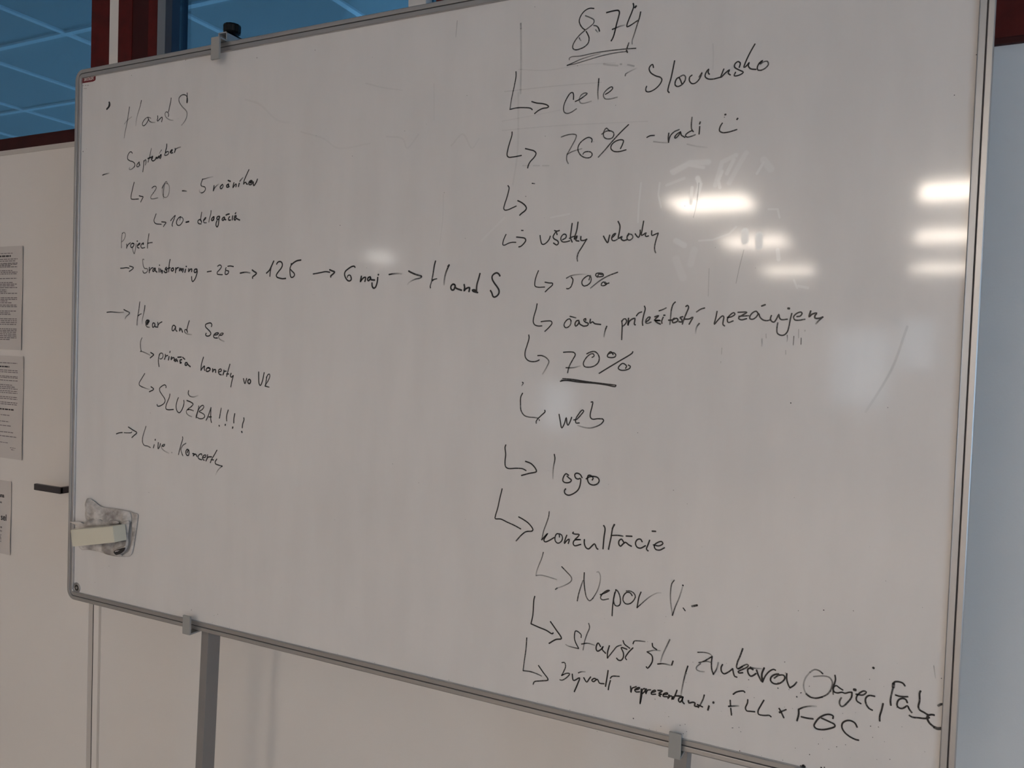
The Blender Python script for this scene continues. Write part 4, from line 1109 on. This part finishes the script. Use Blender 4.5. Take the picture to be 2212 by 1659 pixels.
# maker's sticker
def flat_poly(pts, y, name, m, parent, th=.0002):
    b4 = bmesh.new(); f = b4.faces.new([b4.verts.new((p[0], y, p[1])) for p in pts])
    bmesh.ops.recalc_face_normals(b4, faces=[f])
    if f.normal.y > 0: bmesh.ops.reverse_faces(b4, faces=[f])
    e = bmesh.ops.extrude_face_region(b4, geom=[f]); bmesh.ops.translate(b4, verts=[v for v in e['geom'] if isinstance(v, bmesh.types.BMVert)], vec=(0, -th, 0))
    return link(name, fin(b4, name), m, parent)
sa, sb, sd, se = [at(160+a/24.58, 150+b_/24.58, YS) for a, b_ in ((385, 470), (1155, 340), (1150, 625), (385, 748))]
def quadpt(u, v):
    p = (sa*(1-u)+sb*u)*(1-v) + (se*(1-u)+sd*u)*v; return (p.x, p.z)
st = flat_poly([quadpt(.0, .03), quadpt(.03, -.06), quadpt(.97, -.06), quadpt(1.02, 0), quadpt(1.02, .75), quadpt(.93, .98), quadpt(.8, 1.06), quadpt(0, 1.06), quadpt(-.02, 1.0)], YS, 'maker_sticker', M['white'], wb)
flat_poly([quadpt(.01, .06), quadpt(.04, .0), quadpt(.97, .0), quadpt(1, .06), quadpt(1, .72), quadpt(.92, .92), quadpt(.8, 1.0), quadpt(.01, 1.0)], YS-.0002, 'red_panel', M['label'], st)
def text_obj(s, name, size, p, m, parent, y, shear=0, sx=1.0, rz=0, bold=0):
    c = bpy.data.curves.new(name, 'FONT'); c.body = s; c.size = size; c.align_x = 'CENTER'; c.align_y = 'CENTER'; c.shear = shear; c.offset = bold; c.extrude = .00005
    t = bpy.data.objects.new(name, c); COL.objects.link(t); bpy.context.view_layer.update()
    dg = bpy.context.evaluated_depsgraph_get(); me = bpy.data.meshes.new_from_object(t.evaluated_get(dg)); bpy.data.objects.remove(t)
    me.transform(Matrix.Translation((p[0], y, p[1])) @ Matrix.Rotation(-rz, 4, 'Y') @ Matrix.Rotation(math.pi/2, 4, 'X') @ Matrix.Diagonal((sx, 1, 1, 1)))
    me.materials.clear()
    return link(name, me, m, parent)
text_obj('ŠKOLEX', 'brand_lettering', .0088, quadpt(.53, .40), M['white'], st, YS-.0005, shear=.15, sx=1.02, bold=.0002)
for a, b_, c_, d_ in ((430, 850, 520, 868), (575, 838, 655, 858), (690, 832, 790, 850), (515, 1010, 580, 1030), (600, 1005, 670, 1025)):
    p, q = at(160+a/24.58, 150+b_/24.58, YS), at(160+c_/24.58, 150+d_/24.58, YS)
    flat_poly([(p.x, p.z), (q.x, p.z-.0002), (q.x, q.z), (p.x, q.z)], YS-.0001, 'small_print', M['grey_mark'], wb, .00008)
# ------------------------------------------------------------------ stand: posts, clamps, knobs, feet
st = empty('whiteboard_stand', (-.79, 1.243, 0), 'grey metal stand whose two posts and clamps hold the whiteboard', 'stand')
def px_post(z, base): return base + (z-.85)*.033
for base in (-1.3004, -.285):
    b3 = bmesh.new(); vv = add_box(b3, -.010, .010, 1.226, 1.260, .075, 2.085, .0015)
    for v in b3.verts: v.co.x += px_post(v.co.z, base)
    link('post', fin(b3, 'post'), M['post'], st)
    b3 = bmesh.new(); xb = px_post(.05, base); add_box(b3, xb-.02, xb+.02, .95, 1.52 if False else 1.41, .045, .085, .004)
    link('foot_bar', fin(b3, 'foot_bar'), M['post'], st)
    for yy in (.98, 1.38):
        b3 = bmesh.new(); bmesh.ops.create_cone(b3, cap_ends=True, segments=24, radius1=.022, radius2=.022, depth=.02, matrix=Matrix.Translation((xb, yy, .022)) @ Matrix.Rotation(math.pi/2, 4, 'Y'))
        link('castor', fin(b3, 'castor'), M['black'], st)
    # lower clamp: front plate, arm under the frame, tab on the post
    xc = base-.0085 if base < -1 else base+.0
    hw = .0105 if base < -1 else .0095
    b3 = bmesh.new()
    vs1 = add_box(b3, xc-hw, xc+hw, 1.1835, 1.1875, .8645, .9035, .0012)
    add_box(b3, xc-hw, xc+hw, 1.1875, 1.226, .8645, .8675, .0008)
    link('lower_clamp', fin(b3, 'lower_clamp'), M['clip'], st)
    # upper clamp with bracket and knob
    xt = px_post(2.07, base)
    b3 = bmesh.new()
    add_box(b3, xt-.0175+.0035, xt+.0085, 1.1830, 1.1875, 2.0345, 2.0785, .0012)
    add_box(b3, xt-.0140, xt+.0085, 1.1875, 1.236, 2.0750, 2.0785, .0008)
    uc = link('upper_clamp', fin(b3, 'upper_clamp'), M['clip'], st)
    b3 = bmesh.new()
    xk = xt-.007
    add_box(b3, xk-.018, xk-.0155, 1.212, 1.262, 2.078, 2.100); add_box(b3, xk+.0035, xk+.006, 1.212, 1.262, 2.078, 2.100)
    add_box(b3, xk-.018, xk+.006, 1.212, 1.262, 2.0975, 2.100); add_box(b3, xk-.018, xk+.006, 1.258, 1.262, 2.070, 2.100)
    link('bracket', fin(b3, 'bracket'), M['bracket'], st)
    b3 = bmesh.new()
    n = 48; loops = []
    for r_, z_ in ((.005, 2.100), (.005, 2.104), (.0145, 2.1055), (.0172, 2.108), (.0175, 2.120), (.016, 2.1235), (.010, 2.1255), (0.0005, 2.126)):
        lobe = .0 if r_ < .012 else .06
        loops.append([b3.verts.new((xk-.007 + r_*(1+lobe*.5*math.cos(12*2*math.pi*k/n))*math.cos(2*math.pi*k/n), 1.238 + r_*(1+lobe*.5*math.cos(12*2*math.pi*k/n))*math.sin(2*math.pi*k/n), z_)) for k in range(n)])
    for a, b_ in zip(loops[:-1], loops[1:]):
        for k in range(n): b3.faces.new((a[k], a[(k+1) % n], b_[(k+1) % n], b_[k]))
    link('clamp_knob', fin(b3, 'clamp_knob'), M['black'], st, False)
# cross tube between the posts near the floor
b3 = bmesh.new(); add_box(b3, px_post(.3, -1.3004)+.011, px_post(.3, -.285)-.011, 1.234, 1.254, .28, .31, .002)
link('cross_bar', fin(b3, 'cross_bar'), M['post'], st)
# ------------------------------------------------------------------ sheets on the door
def sheet(x1, z0, z1, w_, label, tilt=0):
    e = empty('paper_sheet', (x1-w_/2, W-.003, z0), label, 'paper', 'notices taped on the door')
    n = 8; b3 = bmesh.new(); g = []
    for i in range(n+1):
        row = []
        for j in range(n+1):
            u, v = (0, .2, .4, .6, .8, .95, .965, .985, 1)[i], j/n
            y = W-.0035 - (.003*(u-.96)/.04 if u > .96 else 0)*(.3+.7*math.sin(3*v+1)**2)
            row.append(b3.verts.new((x1-w_+w_*u + tilt*(v-.5)*.01, y, z0+(z1-z0)*v)))
        g.append(row)
    for i in range(n):
        for j in range(n): b3.faces.new((g[i][j], g[i+1][j], g[i+1][j+1], g[i][j+1]))
    link('page', fin(b3, 'page'), M['paper'], e, True)
    return e
def line(bm_, x0, x1, z, h, rnd, y=W-.0041):
    x = x0
    while x < x1:
        wl = min(rnd.uniform(.006, .02), x1-x); 
        p = [bm_.verts.new(q) for q in ((x, y, z), (x+wl, y, z), (x+wl, y, z+h), (x, y, z+h))]
        bm_.faces.new(p); x += wl + .0025
rnd = random.Random(4)
s1 = sheet(-2.262, 1.433, 1.730, .21, 'white notice densely printed with paragraphs, top of three on the door')
s2 = sheet(-2.252, 1.118, 1.415, .21, 'white notice with curled edge and signature line, middle of three on the door')
s3 = sheet(-2.300, .837, 1.052, .297, 'white sheet with large bold words, lowest of three on the door')
px1 = lambda y: at(40, y, W-.004).z
bt, bd = bmesh.new(), bmesh.new()
for k in (560, 564, 569, 571.5, 574, 577, 585, 588.5, 592, 602, 611, 614.5, 618, 622, 627, 631, 634.5, 644, 647.5, 651, 655, 660, 663.5, 673, 677, 680.5, 690, 694, 698, 702, 712, 715.5, 719, 723, 727, 731, 735):
    sh = rnd.random(); line(bt, -2.45, -2.287 - (.05*rnd.random() if sh < .2 else 0), px1(k), .0024, rnd)
line(bd, -2.44, -2.318, px1(554), .0045, rnd); line(bt, -2.43, -2.31, px1(547), .002, rnd)
link('print_lines', fin(bt, 'print_lines'), M['print'], s1)['kind'] = 'stuff'; link('print_heading', fin(bd, 'print_heading'), M['printd'], s1)
bt, bd = bmesh.new(), bmesh.new()
px2 = lambda y: at(38, y, W-.004).z
for k in (786, 802, 806, 815, 818, 824, 834, 838, 842, 847, 851, 860, 864, 872, 876, 900, 914, 923, 937, 946):
    line(bt, -2.44, -2.279 - (.04*rnd.random() if rnd.random() < .3 else 0), px2(k), .0022, rnd)
line(bt, -2.36, -2.32, px2(960), .002, rnd); line(bt, -2.31, -2.285, px2(970), .002, rnd); line(bt, -2.305, -2.29, px2(974), .002, rnd)
line(bd, -2.44, -2.318, px2(795), .004, rnd)
be = bmesh.new(); line(be, -2.44, -2.295, px2(888), .004, rnd); link('print_heading', fin(be, 'print_heading'), M['printd'], s2)
link('print_lines', fin(bt, 'print_lines'), M['print'], s2)['kind'] = 'stuff'; link('print_heading', fin(bd, 'print_heading'), M['printd'], s2)
bt = bmesh.new()
px3 = lambda y: at(10, y, W-.004).z
for k in (1088, 1142, 1150): line(bt, -2.5, -2.342, px3(k), .0045, rnd)
for k in (1158, 1161.5, 1165, 1168.5, 1172): line(bt, -2.5, -2.345, px3(k), .003, rnd)
link('print_lines', fin(bt, 'print_lines'), M['print'], s3)['kind'] = 'stuff'
p = at(3.5, 1070, W-.004); text_obj('una', 'print_heading', .017, (p.x, p.z), M['printd'], s3, W-.0041, bold=.0004)
p = at(8, 1118, W-.004); text_obj('sel', 'print_heading', .026, (p.x, p.z), M['printd'], s3, W-.0041, bold=.0004)
# ------------------------------------------------------------------ rag and eraser block
def pin(x, y, poly):
    c = False; j = len(poly)-1
    for i in range(len(poly)):
        xi, yi = poly[i]; xj, yj = poly[j]
        if (yi > y) != (yj > y) and x < (xj-xi)*(y-yi)/(yj-yi)+xi: c = not c
        j = i
    return c
def edge_d(x, y, poly):
    d = 1e9
    for i in range(len(poly)):
        ax, ay = poly[i-1]; bx, by = poly[i]; dx, dy = bx-ax, by-ay
        t = max(0, min(1, ((x-ax)*dx+(y-ay)*dy)/(dx*dx+dy*dy+1e-9))); d = min(d, math.hypot(x-ax-t*dx, y-ay-t*dy))
    return d
def cloth(name, pts, depth, m, parent, th=.0016, step=.0022, seed=0):
    P = [(at(60+a/7.5417, 1020+b_/7.5417, YS-.004).x, at(60+a/7.5417, 1020+b_/7.5417, YS-.004).z) for a, b_ in pts]
    # smooth outline
    Q = []
    for i in range(len(P)):
        a, b_, c, d = P[i-1], P[i], P[(i+1) % len(P)], P[(i+2) % len(P)]
        for k in range(6):
            t = k/6; Q.append(tuple(.5*((2*b_[q]) + (-a[q]+c[q])*t + (2*a[q]-5*b_[q]+4*c[q]-d[q])*t*t + (-a[q]+3*b_[q]-3*c[q]+d[q])*t**3) for q in (0, 1)))
    xs = [q[0] for q in Q]; zs = [q[1] for q in Q]
    from mathutils.geometry import delaunay_2d_cdt
    vin = [Vector(q) for q in Q]; ne = len(vin)
    x = min(xs); row = 0
    while x < max(xs):
        z = min(zs) + (step/2 if row % 2 else 0)
        while z < max(zs):
            if pin(x, z, Q) and edge_d(x, z, Q) > step*.6: vin.append(Vector((x, z)))
            z += step
        x += step*.87; row += 1
    vo, eo, fo, _, _, _ = delaunay_2d_cdt(vin, [(i, (i+1) % ne) for i in range(ne)], [], 1, 1e-6)
    vv = []
    for v in vo:
        e_ = edge_d(v.x, v.y, Q)
        n1 = noise.noise(Vector((v.x*34+seed, v.y*26, seed))) ; n2 = noise.noise(Vector((v.x*140, v.y*110, seed+3)))
        y = YS - .0016 - depth(v.x, v.y, e_) - (.0065*n1 + .0014*n2)*min(1, e_/.006)
        vv.append((v.x, min(y, YS-.0012), v.y))
    me = bpy.data.meshes.new(name); me.from_pydata(vv, [], [tuple(f) for f in fo]); me.update()
    o = link(name, me, m, parent, True)
    s_ = o.modifiers.new('thick', 'SOLIDIFY'); s_.thickness = th; s_.offset = 0
    return o
def ragmat():
    m = mat('dirty_white_rag', (.60, .56, .53), .95, bump=.5, bump_s=900); nt = m.node_tree; b = nt.nodes['Principled BSDF']; N = nt.nodes.new; L = nt.links.new
    tc = N('ShaderNodeTexCoord'); mp = N('ShaderNodeMapping'); mp.inputs['Scale'].default_value = (17, 5, 26); L(tc.outputs['Object'], mp.inputs[0])
    n = N('ShaderNodeTexNoise'); n.inputs['Scale'].default_value = 1.0; n.inputs['Detail'].default_value = 5; n.inputs['Roughness'].default_value = .6; L(mp.outputs[0], n.inputs['Vector'])
    cr = N('ShaderNodeValToRGB'); cr.color_ramp.elements[0].position = .36; cr.color_ramp.elements[0].color = (.30, .265, .245, 1)
    cr.color_ramp.elements[1].position = .58; cr.color_ramp.elements[1].color = (.66, .62, .585, 1)
    L(n.outputs['Fac'], cr.inputs[0]); L(cr.outputs[0], b.inputs['Base Color']); return m
M['rag'] = ragmat()
rag = empty('cleaning_rag', (-1.6, YS-.005, 1.0), 'crumpled dirty white wiping cloth stuck on the left edge of the whiteboard', 'cloth')
cloth('cloth_flap', [(940,520),(965,440),(1010,430),(1075,470),(1170,545),(1270,580),(1400,592),(1560,622),(1660,650),(1690,760),(1660,830),(1500,845),(1250,860),(1000,880),(930,830),(950,790),(935,700),(945,600)], lambda x, z, e: .002+.004*min(1, e/.01), M['rag'], rag, seed=1)
cloth('cloth_fold', [(1640,640),(1720,668),(1782,692),(1775,800),(1755,950),(1735,1080),(1715,1200),(1690,1320),(1640,1375),(1560,1380),(1500,1372),(1560,1330),(1640,1270),(1680,1150),(1690,1000),(1685,850),(1670,750)], lambda x, z, e: .0005, M['rag'], rag, seed=2)
cloth('cloth_roll', [(1560,840),(1640,780),(1690,800),(1680,900),(1665,1040),(1672,1130),(1650,1230),(1590,1300),(1530,1330),(1470,1300),(1480,1240),(1560,1210),(1620,1180),(1640,1120),(1610,1060),(1600,960),(1570,900)], lambda x, z, e: .007+.006*min(1, e/.006), M['rag'], rag, seed=5)
cloth('cloth_tail', [(850,1190),(1050,1150),(1300,1130),(1600,1120),(1640,1170),(1600,1230),(1510,1245),(1480,1300),(1540,1350),(1500,1375),(1330,1345),(1150,1290),(980,1262),(890,1262)], lambda x, z, e: .003+.002*min(1, e/.01), M['rag'], rag, seed=7)
cloth('cloth_corner', [(735,810),(790,800),(870,795),(960,830),(1060,760),(1200,755),(1290,790),(1450,775),(1520,830),(1300,880),(1000,900),(900,925),(760,940),(850,870)], lambda x, z, e: .008+.003*min(1, e/.008), M['white'] if False else M['rag'], rag, seed=9)
M['fold_shade'] = mat('fold_shade_cloth', (.035, .03, .03), .95, bump=.5, bump_s=900)  # shadow in the fold hollow, painted as near-black cloth
cloth('shaded_fold', [(1478,1275),(1530,1245),(1610,1222),(1655,1215),(1640,1262),(1590,1305),(1525,1330),(1490,1310)], lambda x, z, e: .0135, M['fold_shade'], rag, seed=4)
bk = [at(152, 1145, 1.158), at(243, 1137, 1.158), at(247, 1172, 1.158), at(156, 1181, 1.158)]
b3 = bmesh.new(); fr = [b3.verts.new(p) for p in bk]; bkv = [b3.verts.new((p.x, 1.189, p.z)) for p in bk]
b3.faces.new(fr); b3.faces.new(bkv[::-1])
for k in range(4): b3.faces.new((fr[k], bkv[k], bkv[(k+1) % 4], fr[(k+1) % 4]))
bmesh.ops.bevel(b3, geom=list(b3.edges), offset=.0008, segments=2, affect='EDGES')
er = link('eraser_block', fin(b3, 'eraser_block'), M['block'])
tag(er, 'cream rectangular plastic block pinning the rag to the whiteboard', 'eraser')
# ------------------------------------------------------------------ marker handwriting
def catmull(P):
    if len(P) < 3: 
        a, b_ = P[0], P[-1]; return [tuple(a[q]+(b_[q]-a[q])*k/4 for q in (0, 1)) for k in range(5)]
    out = []
    for i in range(len(P)-1):
        b_, c = P[i], P[i+1]
        a = P[i-1] if i else tuple(2*b_[q]-c[q] for q in (0, 1)); d = P[i+2] if i+2 < len(P) else tuple(2*c[q]-b_[q] for q in (0, 1))
        # centripetal knots keep tight corners tight
        def dk(p, q): return max(1e-5, math.hypot(p[0]-q[0], p[1]-q[1])**.5)
        t0 = 0; t1 = t0+dk(a, b_); t2 = t1+dk(b_, c); t3 = t2+dk(c, d)
        n = max(2, min(8, int(math.hypot(c[0]-b_[0], c[1]-b_[1])/.004)+2))
        for k in range(n):
            t = t1+(t2-t1)*k/n
            r = []
            for q in (0, 1):
                A1 = (t1-t)/(t1-t0)*a[q]+(t-t0)/(t1-t0)*b_[q]; A2 = (t2-t)/(t2-t1)*b_[q]+(t-t1)/(t2-t1)*c[q]; A3 = (t3-t)/(t3-t2)*c[q]+(t-t2)/(t3-t2)*d[q]
                B1 = (t2-t)/(t2-t0)*A1+(t-t0)/(t2-t0)*A2; B2 = (t3-t)/(t3-t1)*A2+(t-t1)/(t3-t1)*A3
                r.append((t2-t)/(t2-t1)*B1+(t-t1)/(t2-t1)*B2)
            out.append(tuple(r))
    out.append(P[-1]); return out
OFF = [(-1.0, 0.0), (-.62, 1.0), (0, 1.0), (.62, 1.0), (1.0, 0.0)]
class Ribbons:
    def __init__(s): s.v = []; s.f = []; s.a = []
    def add(s, P, i0, i1, wd, y):
        Q = catmull(P); n = len(Q); hw = wd/2
        if n < 2: return
        L_ = [0]
        for p, q in zip(Q[:-1], Q[1:]): L_.append(L_[-1]+math.hypot(q[0]-p[0], q[1]-p[1]))
        tot = max(L_[-1], 1e-6)
        # round caps: extend with shrinking rows
        rows = []
        def tang(k):
            a, b_ = Q[max(k-1, 0)], Q[min(k+1, n-1)]; dx, dz = b_[0]-a[0], b_[1]-a[1]; l = math.hypot(dx, dz) or 1; return dx/l, dz/l
        t0, t1 = tang(0), tang(n-1)
        for k in (.92, .6): rows.append((Q[0][0]-t0[0]*hw*k*.8, Q[0][1]-t0[1]*hw*k*.8, t0, math.sqrt(max(0, 1-k*k))+.02, i0))
        for k in range(n):
            u = L_[k]/tot
            rows.append((Q[k][0], Q[k][1], tang(k), 1.0, i0+(i1-i0)*u))
        for k in (.6, .92): rows.append((Q[-1][0]+t1[0]*hw*k*.8, Q[-1][1]+t1[1]*hw*k*.8, t1, math.sqrt(max(0, 1-k*k))+.02, i1))
        base = len(s.v)
        for x, z, t, r_, ink in rows:
            for o_, al in OFF:
                s.v.append((x - t[1]*hw*1.28*o_*r_, y, z + t[0]*hw*1.28*o_*r_)); s.a.append(al*ink*(.55+.45*min(1, r_)))
        m_ = len(OFF)
        for k in range(len(rows)-1):
            for j in range(m_-1):
                a = base+k*m_+j; s.f.append((a, a+1, a+m_+1, a+m_))
    def build(s, name, m, parent):
        me = bpy.data.meshes.new(name); me.from_pydata(s.v, [], s.f)
        at_ = me.attributes.new('ink', 'FLOAT', 'POINT'); at_.data.foreach_set('value', s.a); me.update()
        return link(name, me, m, parent)
def to_board(x, y):
    p = at(x, y, YS); return (p.x, p.z)
tx = ty = 0; tk = 1; cur = None; words = []; ns = 0
for ln in INK.strip().splitlines():
    q = ln.split()
    if q[0] == 'T': tx, ty, tk = map(float, q[1:])
    elif q[0] == 'W': cur = Ribbons(); words.append((ln[2:], cur))
    else:
        P = [tuple(map(float, s_.split(','))) for s_ in q[3:]]
        P = [to_board(tx+a/tk, ty+b_/tk) for a, b_ in P]
        cur.add(P, float(q[0]), float(q[1]), float(q[2])*.001, YS-.0002-.0000006*ns); ns += 1
for nm, r_ in words:
    if not r_.v: continue
    plain = nm.split()[0] in ('arrow', 'stray', 'comma', 'double', 'hyphen', 'small', 'faded', 'lone', 'dot', 'smiling', 'long')
    o = r_.build('marker_mark' if plain else 'handwritten_word', M['ink'], wb)
    if nm.startswith(('faded', 'small', 'double', 'comma')): o['kind'] = 'stuff'
    o['label'] = ('black marker ' if not nm.startswith('faded') else '') + nm if plain else 'handwritten word in black marker' if nm.startswith(('Nepor', 'V.', 'Objec', 'Fabic')) else 'handwritten word reading ' + nm
# specks of dried ink
rnd = random.Random(11); sp = Ribbons()
listed = [(1369,1552,2.2),(1484,1455,1.2),(1476,1584,1.3),(1445,1548,1.2),(1597,1571,1.3),(1582,1572,1.2),(1887,1443,1.8),(1879,1467,1.2),(1881,1568,1.6),(1885,1592,1.2),(1807,1613,1.4),(1749,1630,1.6),(1922,1640,1.2),(1721,1504,2.4),(1730,1496,1.6),(1731,1496,1.2),(1680,1486,2.0),(1704,1489,1.4),(1681,1474,1.4),(1697,1453,1.3),(1695,1430,1.5),(1748,1482,1.3),(1618,1468,1.6),(1790,1618,1.2),(1768,1607,1.2),(1718,1616,1.1),(2033,1465,1.4),(1725,1319,1.2),(1780,1318,1.8),(1708,870,2.0),(1480,445,1.0),(1918,880,1.1),(556,125,2.0),(402,130,1.8),(285,163,1.6),(681,109,1.6),(735,487,1.6),(1005,515,1.2),(1136,424,1.6),(180,327,2.6),(187,322,1.2),(160,884,2),(236,1223,1.4),(322,1064,1.4),(414,1317,1.8),(471,1327,1.4),(463,1329,1.1),(1428,1569,1.4),(1469,1566,1.3),(1480,1564,1.2),(1583,1572,1.2),(2109,119,1.4),(2115,115,2.2),(2062,206,1.4),(1733,1655,4),(1738,1656,5),(1729,1654,2.2),(1735,1652,2.2),(1774,1657,2.6),(1781,1658,2.2),(1762,1560,1.2),(1691,1642,1.1),(1600,1580,1.2),(1598,1621,1.6),(1290,1580,.9)]
for x, y, s_ in listed:
    p = to_board(x, y); a = rnd.uniform(0, 6.28); l = .0004*s_
    sp.add([p, (p[0]+l*math.cos(a), p[1]+l*math.sin(a))], .85, .85, s_*.001*.8, YS-.0007)
for k in range(150):
    if k < 70: x, z = rnd.uniform(BX0+.03, BX1-.03), rnd.uniform(BZ0+.03, BZ1-.03)
    elif k < 110: x, z = rnd.uniform(-.35, BX1-.03), rnd.gauss(.98, .04)
    else: x, z = rnd.uniform(BX0+.03, BX1-.03), BZ0+.0205+abs(rnd.gauss(0, .0012))
    z = max(z, BZ0+.0203)
    s_ = rnd.uniform(.5, 1.3)*.001; i_ = rnd.uniform(.25, .7)
    sp.add([(x, z), (x+s_*.4, z-s_*.3)], i_, i_, s_, YS-.0007)
o = sp.build('ink_specks', M['ink'], wb); o['kind'] = 'stuff'
